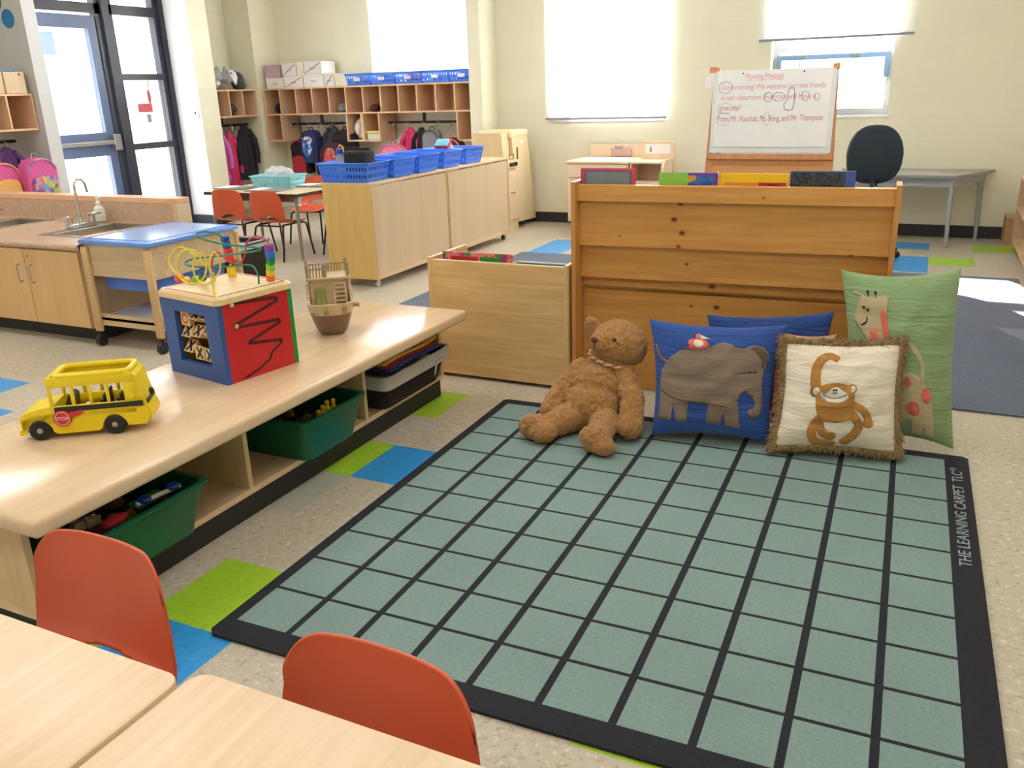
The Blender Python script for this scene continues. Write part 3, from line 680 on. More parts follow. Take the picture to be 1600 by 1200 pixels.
# wires
def wire(name, pts, r, mat):
    # smooth through Catmull-Rom
    P = [Vector(p) for p in pts]; out = []
    for i in range(len(P)-1):
        p0 = P[max(i-1, 0)]; p1 = P[i]; p2 = P[i+1]; p3 = P[min(i+2, len(P)-1)]
        for k in range(8):
            t_ = k/8; out.append(.5*((2*p1)+(-p0+p2)*t_+(2*p0-5*p1+4*p2-p3)*t_*t_+(-p0+3*p1-3*p2+p3)*t_**3))
    out.append(P[-1]); b = MB().tube(out, r, 8); return cb(b, name, mat, cube, smooth=True)
yw = plain('wire_yellow', (232, 210, 60), .3); gw = plain('wire_green', (20, 130, 110), .3); rw = plain('wire_red', (210, 50, 64), .3)
YEL = [(-0.047, 0.031, 0.296), (-0.049, 0.03, 0.371), (-0.048, 0.03, 0.408), (-0.025, 0.04, 0.436), (-0.035, 0.06, 0.399), (-0.061, 0.07, 0.362), (-0.116, 0.07, 0.323), (-0.151, 0.06, 0.316), (-0.169, 0.05, 0.346), (-0.165, 0.05, 0.394), (-0.14, 0.07, 0.419), (-0.156, 0.09, 0.374), (-0.198, 0.1, 0.323), (-0.247, 0.09, 0.300), (-0.296, 0.08, 0.312), (-0.316, 0.08, 0.361), (-0.285, 0.09, 0.407), (-0.239, 0.11, 0.412), (-0.217, 0.12, 0.363), (-0.245, 0.13, 0.323), (-0.28, 0.13, 0.302), (-0.32, 0.12, 0.300), (-0.367, 0.11, 0.316), (-0.404, 0.11, 0.363), (-0.36, 0.13, 0.412), (-0.304, 0.15, 0.385), (-0.283, 0.17, 0.348), (-0.249, 0.174, 0.325), (-0.245, 0.174, 0.296)]
GRN = [(-0.05, 0.211, 0.296), (-0.048, 0.211, 0.327), (-0.064, 0.21, 0.353), (-0.088, 0.2, 0.361), (-0.137, 0.16, 0.358), (-0.21, 0.12, 0.356), (-0.256, 0.09, 0.362), (-0.292, 0.1, 0.367), (-0.261, 0.12, 0.381), (-0.175, 0.17, 0.39), (-0.098, 0.22, 0.4), (-0.057, 0.24, 0.408), (-0.061, 0.23, 0.417), (-0.149, 0.18, 0.428), (-0.201, 0.14, 0.445), (-0.244, 0.13, 0.458), (-0.276, 0.15, 0.462), (-0.269, 0.18, 0.465), (-0.254, 0.22, 0.451), (-0.252, 0.247, 0.424), (-0.246, 0.247, 0.394), (-0.244, 0.247, 0.338), (-0.244, 0.247, 0.296)]
RED = [(-0.243, 0.174, 0.296), (-0.249, 0.174, 0.325), (-0.253, 0.18, 0.359), (-0.234, 0.19, 0.394), (-0.211, 0.2, 0.379), (-0.173, 0.21, 0.356), (-0.146, 0.22, 0.359), (-0.129, 0.23, 0.391), (-0.127, 0.24, 0.425), (-0.096, 0.25, 0.449), (-0.063, 0.26, 0.446), (-0.041, 0.266, 0.422), (-0.042, 0.266, 0.368), (-0.054, 0.266, 0.296)]
wire('wire', YEL, .0031, yw); wire('wire', GRN, .0031, gw); wire('wire', RED, .0031, rw)
bd = {n: plain('bead_'+n, c, .35) for n, c in dict(orange=(236, 104, 60), yellow=(240, 206, 40), lime=(130, 200, 50), green=(20, 140, 70), blue=(36, 84, 170), red=(226, 52, 60), purple=(140, 70, 160), sky=(40, 110, 220)).items()}
def bead(c, col, s=.011, rnd=False, rot=0):
    b = MB()
    if rnd: b.ball(c, s*1.15, 14, 10)
    else: b.box(-s, s, -s, s, -s, s, s*.25, M=Matrix.Translation(c) @ Matrix.Rotation(rot, 4, 'Y'))
    cb(b, 'bead', bd[col], cube, smooth=30)
for c, col, s, rnd, rot in (((-.357, .11, .306), 'orange', .0125, 0, .4), ((-.325, .118, .300), 'yellow', .0115, 1, 0), ((-.283, .13, .302), 'lime', .0125, 0, .1), ((-.245, .13, .316), 'green', .0125, 1, 0), ((-.222, .12, .338), 'blue', .012, 0, .8),
    ((-.252, .245, .430), 'blue', .0115, 0, .2), ((-.249, .247, .408), 'blue', .0115, 0, -.1), ((-.246, .247, .385), 'red', .0125, 0, .15), ((-.245, .247, .362), 'red', .0125, 0, -.1), ((-.244, .247, .339), 'yellow', .003, 0, 0), ((-.244, .247, .322), 'yellow', .0115, 0, .1), ((-.243, .247, .306), 'yellow', .012, 0, -.2),
    ((-.043, .266, .413), 'purple', .0125, 0, .05), ((-.041, .266, .389), 'sky', .0125, 0, -.05), ((-.043, .266, .366), 'green', .0115, 0, .3), ((-.048, .266, .345), 'lime', .0115, 0, 0), ((-.052, .266, .325), 'yellow', .011, 0, .1), ((-.054, .266, .306), 'orange', .011, 0, 0)):
    bead(c, col, s, rnd, rot)

# ================================================================= TOY SHIP
sa_ = math.atan2(-2.5, 2.1) + pi/2     # local -y points to the bow (towards the room's near side)
ship = thing('toy_ship', 'beige and brown plastic toy ship with railed upper deck on the bench', 'toy ship', (-.545, -.445, .40), sa_)
sw = WM[ship]
def sb_(b, *a, **k): b.xf(sw); return b.build(*a, **k)
hb = plain('hull_brown', (128, 100, 80), .4); ht = plain('hull_tan', (208, 182, 146), .4); hd = plain('ship_dark', (158, 136, 104), .45); hgreen = plain('ship_door', (150, 150, 96), .5)
def ring(a, bf, bb, z, n=28, sheer=0):
    out = []
    for k in range(n):
        t_ = 2*pi*k/n; c_, s_ = cos(t_), sin(t_); x = a*math.copysign(abs(c_)**.8, c_)
        y = (bb if s_ > 0 else bf)*math.copysign(abs(s_)**.8, s_); out.append((x, y, z+(sheer*max(0, -s_)**2)))
    return out
b = loft([ring(.046, .05, .075, 0), ring(.058, .062, .09, .012), ring(.072, .078, .10, .045), ring(.084, .092, .108, .088)], MB(), True, True); sb_(b, 'hull', hb, ship, smooth=30)
b = loft([ring(.084, .092, .108, .088), ring(.087, .098, .110, .10, sheer=.002), ring(.092, .106, .112, .128, sheer=.006), ring(.086, .100, .108, .129, sheer=.006), ring(.080, .086, .104, .096)], MB(), False, True); sb_(b, 'bow_deck', ht, ship, smooth=30)
b = MB(); b.prism([(-.078, .09), (-.074, .215), (.074, .215), (.078, .09)], 1, .005, .014)
b.prism([(.005, .09), (.10, .09), (.10, .215), (.005, .215)], 0, -.078, -.070).prism([(.005, .09), (.10, .09), (.10, .215), (.005, .215)], 0, .070, .078).prism([(-.078, .09), (-.074, .215), (.074, .215), (.078, .09)], 1, .093, .10); sb_(b, 'cabin', ht, ship)
b = MB(); b.box(-.058, -.012, .0, .006, .105, .182, .002); dr = sb_(b, 'cabin_door', hgreen, ship)
b = MB(); b.box(-.053, -.037, -.002, 0, .112, .142, .001).box(-.033, -.017, -.002, 0, .112, .142, .001); sb_(b, 'door_panel', plain('door_panel_g', (168, 166, 110), .5), dr)
b = MB()
for k in range(6): b.box(.022, .062, -.028+k*.005, .006, .112+k*.016, .117+k*.016)
b.prism([(-.036, .10), (-.030, .10), (.006, .20), (.0, .20)], 0, .018, .022).prism([(-.036, .10), (-.030, .10), (.006, .20), (.0, .20)], 0, .062, .066); sb_(b, 'stairs', ht, ship)
for sx in (-1, 1):
    b = MB()
    for k in range(4): b.box(sx*.083-.006, sx*.083+.006, -.035+k*.022-.005, -.035+k*.022+.008, .12+k*.014, .135+k*.020, .002)
    b.prism([(-.05, .10), (.02, .10), (.02, .19), (.0, .16), (-.05, .125)], 0, sx*.083-.003, sx*.083+.003); sb_(b, 'gunwale', ht, ship)
b = MB().box(-.088, .088, -.012, .115, .213, .223, .004); pf = sb_(b, 'upper_deck', ht, ship, smooth=30)
b = MB()
for x, y in ((-.078, 0), (.078, 0), (-.078, .105), (.078, .105), (-.01, 0)): b.box(x-.006, x+.006, y-.006, y+.006, .223, .262, .001).ball((x, y, .270), .0075, 10, 8)
b.box(-.078, -.01, -.002, .002, .254, .259).box(-.078, .078, .103, .107, .254, .259).box(-.080, -.076, 0, .105, .254, .259).box(.076, .080, 0, .105, .254, .259)
for k in range(5): b.box(-.069+k*.012, -.064+k*.012, -.0015, .0015, .223, .255)
for k in range(11): b.box(-.066+k*.012, -.061+k*.012, .1035, .1065, .223, .255)
for k in range(7):
    for sx in (-.078, .078): b.box(sx-.0015, sx+.0015, .012+k*.0125, .017+k*.0125, .223, .255)
sb_(b, 'railing', hd, ship)
b = MB()
for k in range(10): a0 = 2*pi*k/10; b.tube([(.0, .10, .242), (.0+.014*cos(a0), .10, .242+.014*sin(a0))], .0015, 5)
b.tube([(.012*cos(2*pi*k/18), .10, .242+.012*sin(2*pi*k/18)) for k in range(18)], .002, 6, True); sb_(b, 'steering_wheel', hd, ship)
b = MB().box(-.022, -.004, -.008, .004, .223, .252, .004); sb_(b, 'deck_crest', hd, ship)
for x, y, z in ((.094, -.02, .108), (-.02, -.106, .108)):
    d = Vector((x, y, 0)).normalized(); p = Vector((x, y, z)); b = MB().cyl(p-d*.02, p+d*.012, .008, .0075, 12).cyl(p+d*.012, p+d*.018, .010, .010, 12); sb_(b, 'cannon', hd, ship, smooth=30)
b = MB().box(.040, .058, -.1045, -.098, .097, .122, .002); sb_(b, 'porthole', hd, ship)
b = MB()
for k in range(7): b.ball((-.078+k*.009, -.066-.004*k-.002*(k % 2), .096), (.004, .004, .005), 7, 5)
sb_(b, 'rope_fender', hd, ship)

# ================================================================= BOOK BROWSER CART
t = thing('book_browser', 'low light oak book bin left of the pine bookcase', 'book bin', (-.17, .4, 0))
MB().box(-.495, .17, .26, .278, .018, .562).build('front_panel', oak_cart, t)
MB().box(-.515, -.495, .255, .62, .015, .575, .005).build('side_panel', wood('oak_cart_z', (206, 168, 112), (224, 190, 138), 'z'), t)
MB().box(.17, .19, .255, .62, .015, .575, .005).build('side_panel', MATS['oak_cart_z'], t)
MB().box(-.495, .17, .278, .60, .05, .068).box(-.495, .17, .43, .442, .068, .50).build('divider', oak_cart, t)
MB().box(-.495, .17, .602, .62, .018, .50).build('back_panel', oak_cart, t)
MB().box(-.495, .17, .263, .275, .562, .566).build('top_edge', wood('oak_edge', (226, 196, 160), (238, 212, 180), 'x'), t)
for x, y in ((-.47, .30), (.15, .30), (-.47, .58), (.15, .58)): MB().cyl((x-.01, y, .012), (x+.01, y, .012), .012, n=14).box(x-.004, x+.004, y-.004, y+.004, .012, .05).build('caster', black_pl, t)
def book(name, label, W_, w_, h_, th, cover, blocks=(), group=None, cat='book', page=True):
    t = thing(name, label, cat, W_.to_translation(), 0, group); 
    t.matrix_world = W_; WM[t] = W_
    b = MB().box(0, w_, 0, .003, 0, h_, .001).box(0, w_, th-.003, th, 0, h_, .001).box(0, .004, 0, th, 0, h_); b.xf(W_); b.build('cover', cover, t)
    b = MB().box(.004, w_-.004, .003, th-.003, .004, h_-.004); b.xf(W_); b.build('pages', paper, t)
    for nme, x0, x1, z0, z1, m in blocks:
        b = MB().box(x0*w_, x1*w_, -.0006, 0, z0*h_, z1*h_); b.xf(W_); b.build(nme, m, t)
    return t
def blob_cover(name, base, cols, sc=30):
    m, n, l, bb = nm(name); mp = coords(n, l); v = n.new('ShaderNodeTexVoronoi'); v.inputs['Scale'].default_value = sc; l.new(mp.outputs[0], v.inputs['Vector'])
    r = n.new('ShaderNodeValToRGB'); r.color_ramp.interpolation = 'CONSTANT'; e = r.color_ramp.elements; e[0].color = lin(base); e[0].position = 0
    e[1].position = .45; e[1].color = lin(base)
    for i, c in enumerate(cols): k = e.new(.5+.45*i/len(cols)); k.color = lin(c)
    s = n.new('ShaderNodeSeparateColor'); l.new(v.outputs['Color'], s.inputs[0]); l.new(s.outputs[0], r.inputs[0]); l.new(r.outputs[0], bb.inputs['Base Color']); bb.inputs['Roughness'].default_value = .35
    MATS[name] = m; return m
fl = blob_cover('cover_floral', (226, 130, 120), [(190, 70, 120), (80, 140, 70), (214, 100, 110), (150, 60, 110)], 34)
book('picture_book', 'pink flowery picture book standing in the oak book bin', TR(-.508+.03, .34, .07), .36, .52, .012, fl, [('title_panel', .12, .52, .93, .965, plain('red_block', (190, 40, 50), .4)), ('green_panel', .55, .85, .92, .965, plain('green_block', (50, 150, 60), .4))])
book('large_book', 'large teal edged white book lying against the floral one in the oak bin', TR(-.10, .36, .07), .26, .49, .010, paper, [('teal_band', 0, 1, .97, .99, plain('teal_blk', (60, 130, 140), .4))])
book('large_book', 'brown covered large book behind the teal edged one in the oak bin', TR(-.11, .378, .07), .27, .478, .010, plain('brown_cover', (120, 84, 60), .5))

# ================================================================= PINE BOOKCASE (seen from behind)
pc = thing('display_bookcase', 'orange pine display bookcase seen from behind, books on its top', 'bookcase', (.20, .27, 0), .05)
pw = WM[pc]
def pb(b, *a, **k): b.xf(pw); return b.build(*a, **k)
for x in (0, 1.247):
    b = MB().prism([(0, .0), (.40, .0), (.40, .30), (.16, .925), (0, .925)], 0, x, x+.019); pb(b, 'side_panel', pine_side, pc)
for y, z0, z1 in ((.02, .845, .912), (.045, .655, .86), (.075, .512, .68), (.11, .002, .54)):
    b = MB().box(.019, 1.247, y, y+.018, z0, z1, .002); pb(b, 'back_rail', pine, pc)
for y0, y1, z0 in ((.04, .15, .800), (.06, .23, .62), (.09, .30, .45), (.12, .38, .14)):
    b = MB().box(.019, 1.247, y0+.02, y1, z0, z0+.018); pb(b, 'ledge', pine, pc)
b = MB().box(.019, 1.247, .035, .055, .895, .912); pb(b, 'top_ledge', pine, pc)
def pbook(x, w_, top, th, label, cover, blocks): book('picture_book', label, pw @ Matrix.Translation((x, .075, .822)), w_, top-.822, th, cover, blocks)
pbook(.005+.015, .235, .975, .014, 'picture book with red border and pale text page, leftmost on the pine bookcase', plain('cover_red', (206, 70, 92), .35), [('blue_border', .07, .93, .0, .93, plain('cov_bl', (70, 90, 150), .4)), ('text_page', .10, .90, .0, .90, plain('cov_page', (190, 204, 196), .5))])
pbook(.355, .235, .958, .012, 'green and purple picture book on top of the pine bookcase', plain('cover_purple', (110, 60, 160), .35), [('green_field', 0, .5, .0, 1.0, plain('cov_gr', (140, 200, 80), .4)), ('blue_field', .5, .95, .0, .93, blob_cover('cov_blob', (40, 90, 170), [(210, 150, 60), (60, 110, 190)], 40)), ('red_banner', .12, .6, .0, .6, plain('cov_rd', (200, 60, 90), .4))])
pbook(.60, .262, .957, .012, 'yellow picture book with red picture on top of the pine bookcase', plain('cover_yellow', (240, 196, 30), .35), [('orange_field', .08, .56, .0, .75, plain('cov_or', (240, 150, 50), .4)), ('red_picture', .57, .97, .0, .75, plain('cov_rr', (200, 50, 60), .4)), ('brown_figure', .7, .85, .0, .7, plain('cov_brn', (90, 50, 30), .4))])
pbook(.868, .235, .968, .012, 'dark blue picture book at the right of the yellow one on the pine bookcase', plain('cover_navy', (50, 70, 120), .35), [('night_picture', .02, .85, .0, .95, blob_cover('cov_night', (34, 38, 52), [(54, 60, 70), (70, 74, 80)], 120)), ('blue_corner', .85, 1.0, .0, .97, plain('cov_nb', (60, 90, 170), .4))])

# ================================================================= PILLOWS
def mkpillow(corn, th, flip=1):
    BL, BR, TR_, TL = [Vector(c) for c in corn]; ex = (BR-BL).normalized(); up = ((TL-BL)+(TR_-BR)).normalized(); n = ex.cross(up).normalized()*-1  # toward camera-ish
    if n.y > 0: n = -n
    def S(u, v, side, off=0):
        # pull the mid-edges in a little
        a = 2*u-1; c = 2*v-1
        k = .09; uu = .5+.5*a*(1-k*(1-c*c)); vv = .5+.5*c*(1-k*(1-a*a))
        p = (1-uu)*(1-vv)*BL+uu*(1-vv)*BR+uu*vv*TR_+(1-uu)*vv*TL
        h = th*max(0, (1-abs(a)**2.4))**.55*max(0, (1-abs(c)**2.4))**.55
        h += (.005*sin(11*u+4*v)+.0035*sin(26*v+5*sin(5*u))+.0022*sin(47*v+3*u))*(1-a**4)*(1-c**4)
        return p+n*side*(h+off)
    return S, n
def pillow(name, label, corn, th, mat, group=None):
    S, n = mkpillow(corn, th); N = 36
    t = thing(name, label, 'pillow', ((Vector(corn[0])+Vector(corn[1]))/2+Vector((0, .03, 0)))[:], 0, group)
    g = lambda u: .5-.5*cos(pi*u)
    b = MB().grid(lambda u, v: S(g(u), g(v), 1), N, N).grid(lambda u, v: S(g(u), g(v), -1), N, N)
    bmesh.ops.remove_doubles(b.bm, verts=b.bm.verts, dist=.0008); b.build('cushion', mat, t, smooth=180); return t, S
def appl(S, t, name, poly, mat, off=.0015, step=.045, parent=None):
    bm = bmesh.new(); f = bm.faces.new([bm.verts.new((x, y, 0)) for x, y in poly]); bmesh.ops.triangulate(bm, faces=[f], ngon_method='EAR_CLIP')
    x = step
    while x < 1:
        for d in ((1, 0, 0), (0, 1, 0)):
            bmesh.ops.bisect_plane(bm, geom=bm.verts[:]+bm.edges[:]+bm.faces[:], plane_co=(x, x, 0), plane_no=d)
        x += step
    b = MB(); b.bm.free(); b.bm = bm
    for v in bm.verts: v.co = S(min(1, max(0, v.co.x)), min(1, max(0, v.co.y)), 1, off)
    o = b.build(name, mat, parent or t, smooth=180, norm=True); add_mod(o, 'SOLIDIFY', thickness=.0016, offset=0); return o
def ribbon(P, w0, w1=None):
    w1 = w1 or w0; Q = [Vector((x, y)) for x, y in P]; out = []
    for i in range(len(Q)-1):
        p0 = Q[max(0, i-1)]; p1 = Q[i]; p2 = Q[i+1]; p3 = Q[min(i+2, len(Q)-1)]
        for k in range(5):
            t_ = k/5; out.append(.5*((2*p1)+(-p0+p2)*t_+(2*p0-5*p1+4*p2-p3)*t_*t_+(-p0+3*p1-3*p2+p3)*t_**3))
    out.append(Q[-1]); L = []; R_ = []; n = len(out)
    for i, p in enumerate(out):
        d = (out[min(i+1, n-1)]-out[max(i-1, 0)]).normalized(); w_ = (w0+(w1-w0)*i/(n-1))/2; L.append((p.x-d.y*w_, p.y+d.x*w_)); R_.append((p.x+d.y*w_, p.y-d.x*w_))
    return L+R_[::-1]
def disc(c, rx, ry=None, n=16): ry = ry or rx; return [(c[0]+rx*cos(2*pi*k/n), c[1]+ry*sin(2*pi*k/n)) for k in range(n)]
q_blue = quilt('quilt_blue', (54, 86, 160), bump=1.0); q_blue2 = quilt('quilt_blue2', (54, 84, 152), bump=1.0); q_green = quilt('quilt_green', (146, 172, 126), bump=1.0); q_cream = quilt('quilt_cream', (240, 228, 210), bump=.8)
f_grey = quilt('felt_elephant', (136, 118, 102), bump=.5); f_coral = plain('felt_coral', (222, 108, 90), .9, bump=.2); f_tan = quilt('felt_tan', (184, 132, 70), bump=.4); f_tan2 = quilt('felt_ear', (150, 110, 66), bump=.4)
f_beige = quilt('felt_giraffe', (190, 174, 138), bump=.4); f_white = plain('felt_white', (230, 222, 212), .9); f_black = plain('felt_black', (24, 22, 22), .6)
# blue pillow at the very back
pillow('cushion', 'plain blue pillow leaning on the bookcase behind the elephant pillow', [(.82, .20, .03), (1.29, .20, .03), (1.28, .255, .462), (.80, .235, .415)], .035, q_blue2)
pt, S = pillow('cushion', 'coral topped pillow barely showing between the monkey and blue pillows', [(1.09, .12, .03), (1.33, .12, .03), (1.312, .125, .412), (1.085, .115, .408)], .03, quilt('quilt_coral', (206, 96, 78)))
appl(S, pt, 'beige_edge', [(0.02, .955), (.98, .955), (.98, .995), (.02, .995)], f_beige)
# elephant
EL = [(0.05, 0.515), (0.066, 0.581), (0.097, 0.635), (0.142, 0.689), (0.205, 0.743), (0.278, 0.772), (0.398, 0.782), (0.483, 0.815), (0.52, 0.842), (0.572, 0.849), (0.616, 0.836), (0.651, 0.808), (0.733, 0.801), (0.765, 0.823), (0.807, 0.829), (0.867, 0.807), (0.917, 0.754), (0.93, 0.694), (0.906, 0.608), (0.904, 0.505), (0.926, 0.289), (0.899, 0.203), (0.843, 0.182), (0.802, 0.217), (0.804, 0.253), (0.845, 0.267), (0.865, 0.315), (0.834, 0.361), (0.766, 0.42), (0.733, 0.39), (0.713, 0.326), (0.746, 0.083), (0.621, 0.09), (0.596, 0.206), (0.577, 0.094), (0.457, 0.106), (0.465, 0.278), (0.297, 0.299), (0.3, 0.111), (0.203, 0.112), (0.166, 0.281), (0.155, 0.129), (0.047, 0.142), (0.047, 0.403)]
el, S = pillow('cushion', 'large blue quilted pillow with a grey-brown elephant and a small coral bird', [(.697, -.165, .028), (1.125, -.075, .028), (1.135, .085, .440), (.640, -.035, .451)], .075, q_blue)
eo = appl(S, el, 'elephant_patch', EL, f_grey)
appl(S, el, 'tail_patch', ribbon([(0.125, 0.63), (0.068, 0.665), (0.039, 0.715), (0.027, 0.786)], .03, .012), f_grey)
appl(S, el, 'ear_patch', [(.77, .80), (.81, .82), (.86, .80), (.905, .75), (.915, .69), (.885, .62), (.875, .68), (.855, .73), (.82, .76)], quilt('felt_ear2', (104, 88, 76), bump=.4), .003)
bo = appl(S, el, 'bird_patch', [(0.255, 0.786), (0.301, 0.793), (0.282, 0.831), (0.3, 0.861), (0.347, 0.873), (0.394, 0.875), (0.433, 0.852), (0.449, 0.819), (0.436, 0.789), (0.35, 0.77)], f_coral, .003)
appl(S, el, 'bird_head', disc((.365, .895), .022, .024), f_coral, .003); appl(S, el, 'bird_belly', disc((.367, .828), .04, .035), f_white, .0045); appl(S, el, 'bird_beak', [(.379, .912), (.455, .877), (.385, .868)], f_white, .004)
for p in ((.79, .586), (.84, .588)): appl(S, el, 'eye_bead', disc(p, .009, .010, 10), f_black, .004)
appl(S, el, 'mouth_stitch', ribbon([(.66, .56), (.72, .575), (.83, .585)], .006), plain('stitch_brown', (70, 56, 46), .9), .0035)
appl(S, el, 'belly_stitch', ribbon([(.05, .40), (.15, .33), (.30, .29), (.47, .28), (.62, .26)], .006), MATS['stitch_brown'], .0035)
# green giraffe pillow
gr, S = pillow('cushion', 'tall green quilted pillow with a giraffe leaning at the right end of the bookcase', [(1.379, .095, .026), (1.738, .105, .026), (1.685, .215, .662), (1.293, .20, .635)], .075, q_green)
G_head = [(0.085, 0.872), (0.10, 0.892), (0.14, 0.880), (0.155, 0.872), (0.148, 0.845), (0.123, 0.796), (0.08, 0.738), (0.086, 0.7), (0.137, 0.687), (0.186, 0.7), (0.206, 0.718), (0.224, 0.652), (0.239, 0.560), (0.342, 0.56), (0.328, 0.703), (0.314, 0.798), (0.350, 0.832), (0.400, 0.862), (0.395, 0.886), (0.322, 0.866), (0.284, 0.865), (0.192, 0.868)]
appl(S, gr, 'giraffe_head_patch', G_head, f_beige)
appl(S, gr, 'mane_patch', [(0.321, 0.793), (0.369, 0.791), (0.414, 0.6), (0.36, 0.6), (0.335, 0.703)], f_coral, .002)
appl(S, gr, 'neck_spot', [(0.22, 0.669), (0.293, 0.671), (0.292, 0.62), (0.276, 0.585), (0.244, 0.585)], f_coral, .003)
appl(S, gr, 'tail_patch', ribbon([(0.56, 0.60), (0.595, 0.583), (0.671, 0.532), (0.715, 0.459), (0.714, 0.364)], .04, .036), f_beige)
appl(S, gr, 'giraffe_body_patch', [(0.45, 0.41), (0.59, 0.424), (0.667, 0.407), (0.744, 0.35), (0.801, 0.261), (0.82, 0.157), (0.822, 0.03), (0.733, 0.03), (0.715, 0.09), (0.702, 0.03), (0.598, 0.03), (0.611, 0.121), (0.45, 0.135)], f_beige)
for c, rx, ry in (((.633, .198), .062, .045), ((.752, .285), .045, .045), ((.58, .36), .03, .03)): appl(S, gr, 'body_spot', disc(c, rx, ry), f_coral, .003)
for c in ((.173, .799), (.211, .787)): appl(S, gr, 'eye_bead', disc(c, .013, .009, 10), f_black, .004)
for x in (.22, .288): appl(S, gr, 'horn', ribbon([(x, .868), (x, .893)], .008), f_black, .003); appl(S, gr, 'horn_tip', disc((x, .897), .013, .009, 10), f_black, .0035)
appl(S, gr, 'mouth_stitch', ribbon([(0.199, 0.744), (0.192, 0.715), (0.165, .70), (0.141, 0.691)], .009), f_black, .004)
# monkey pillow
mk, S = pillow('cushion', 'cream pillow with a tan monkey and brown shaggy fringe in front of the green one', [(1.140, -.135, .035), (1.560, -.045, .035), (1.530, .085, .415), (1.135, .0, .405)], .078, q_cream)
A = lambda n_, p, m_, o_=.0015: appl(S, mk, n_, p, m_, o_)
A('tail_patch', ribbon([(0.331, 0.30), (0.352, 0.185), (0.397, 0.123), (0.455, 0.105)], .075), f_tan, .001)
A('leg_patch', ribbon([(0.335, 0.29), (0.282, 0.188), (0.301, 0.088), (0.352, 0.04), (0.44, 0.035)], .072), f_tan, .0015)
A('leg_patch', ribbon([(0.60, 0.335), (0.663, 0.232), (0.636, 0.145), (0.565, 0.06)], .078), f_tan, .001)
A('raised_arm_patch', ribbon([(0.28, 0.545), (0.266, 0.654), (0.277, 0.764), (0.315, 0.844), (0.388, 0.886), (0.462, 0.851)], .095, .06), f_tan, .001)
A('lowered_arm_patch', ribbon([(0.58, 0.43), (0.679, 0.385), (0.732, 0.322), (0.75, 0.266)], .07), f_tan, .001)
for c, rx, ry in (((.744, .25), .045, .042), ((.445, .105), .045, .04), ((.565, .06), .045, .035), ((.44, .04), .055, .03)): A('paw_patch', disc(c, rx, ry), f_tan, .002)
for c, r_ in (((.277, .538), .05), ((.59, .572), .04)): A('ear_patch', disc(c, r_, r_*1.15), f_tan2, .002); A('inner_ear_patch', disc((c[0]+.004, c[1]), r_*.6, r_*.75), f_white, .003)
A('monkey_body_patch', [(0.305, 0.585), (0.369, 0.614), (0.463, 0.627), (0.545, 0.61), (0.594, 0.574), (0.613, 0.515), (0.62, 0.324), (0.582, 0.271), (0.48, 0.236), (0.387, 0.245), (0.315, 0.292), (0.287, 0.38), (0.279, 0.515)], f_tan, .003)
A('face_patch', [(0.315, 0.525), (0.364, 0.511), (0.413, 0.571), (0.453, 0.584), (0.488, 0.562), (0.552, 0.52), (0.561, 0.483), (0.53, 0.451), (0.465, 0.43), (0.384, 0.437), (0.334, 0.465)], f_white, .0045)
for p in ((.428, .555), (.452, .556)): A('eye_bead', disc(p, .009, .011, 10), f_black, .006)
A('mouth_stitch', ribbon([(0.336, 0.512), (0.407, 0.480), (0.474, 0.481), (0.545, 0.518)], .007), MATS['stitch_brown'], .006)
A('nose_stitch', ribbon([(.42, .53), (.44, .522), (.46, .53)], .006), MATS['stitch_brown'], .006)
A('chin_seam', ribbon([(.29, .40), (.40, .385), (.52, .385), (.615, .41)], .005), f_tan2, .004)  # thin darker tan seam below the face patch
fr = plush('fringe_brown', (132, 104, 66), (190, 160, 112), 90, .8)
b = MB(); rg_ = random.Random(5); per = []
for k in range(40): per.append((k/40, 0))
for k in range(40): per.append((1, k/40))
for k in range(40): per.append((1-k/40, 1))
for k in range(40): per.append((0, 1-k/40))
pp = [S(u, v, 1, 0) for u, v in per]; b.tube([p for p in pp], .016, 8, True)
ctr = S(.5, .5, 0)
for p in pp:
    for k in range(16):
        d = (p-ctr).normalized(); q = p+Vector((rg_.uniform(-.012, .012), rg_.uniform(-.012, .012), rg_.uniform(-.008, .008)))
        dd = (d*rg_.uniform(.3, 1)+Vector((rg_.uniform(-.6, .6), rg_.uniform(-.9, .3), rg_.uniform(-.6, .4)))).normalized()*rg_.uniform(.016, .028)
        e_ = q+dd; e_.z = max(e_.z, .012); b.tube([q, (q+e_)/2+Vector((0, 0, .003)), e_], .0022, 3, rs=[.0028, .0022, .0006])
o = b.build('fringe', fr, mk, smooth=True)
# ================================================================= TEDDY BEAR
bear = thing('teddy_bear', 'brown plush teddy bear sitting slumped on the carpet against the elephant pillow', 'teddy bear', (.44, -.12, .01))
def blobs(lst, name, mat, parent, vox=.008, disp=.010, tex=None, smooth_it=6):
    b = MB()
    for e in lst:
        if len(e) == 2: b.ball(e[0], e[1], 20, 14)
        else: b.ball(e[0], e[1], 20, 14, M=e[2])
    o = b.build(name, mat, parent, smooth=True)
    add_mod(o, 'REMESH', mode='VOXEL', voxel_size=vox, use_smooth_shade=True)
    add_mod(o, 'SMOOTH', factor=.7, iterations=smooth_it)
    if tex is not None: add_mod(o, 'DISPLACE', texture=tex, strength=disp, mid_level=.5, texture_coords='LOCAL')
    return o
def chain(a, c, ra, rc_, n=6):
    a = Vector(a); c = Vector(c); return [((a+(c-a)*i/(n-1))[:], ra+(rc_-ra)*i/(n-1)) for i in range(n)]
tx_ = bpy.data.textures.new('fur_lumps', 'CLOUDS'); tx_.noise_scale = .022; tx_.noise_depth = 3
fur = plush('bear_fur', (176, 118, 58), (222, 168, 102), 110, 1.0)
RY = lambda a: Matrix.Rotation(a, 4, 'Y')
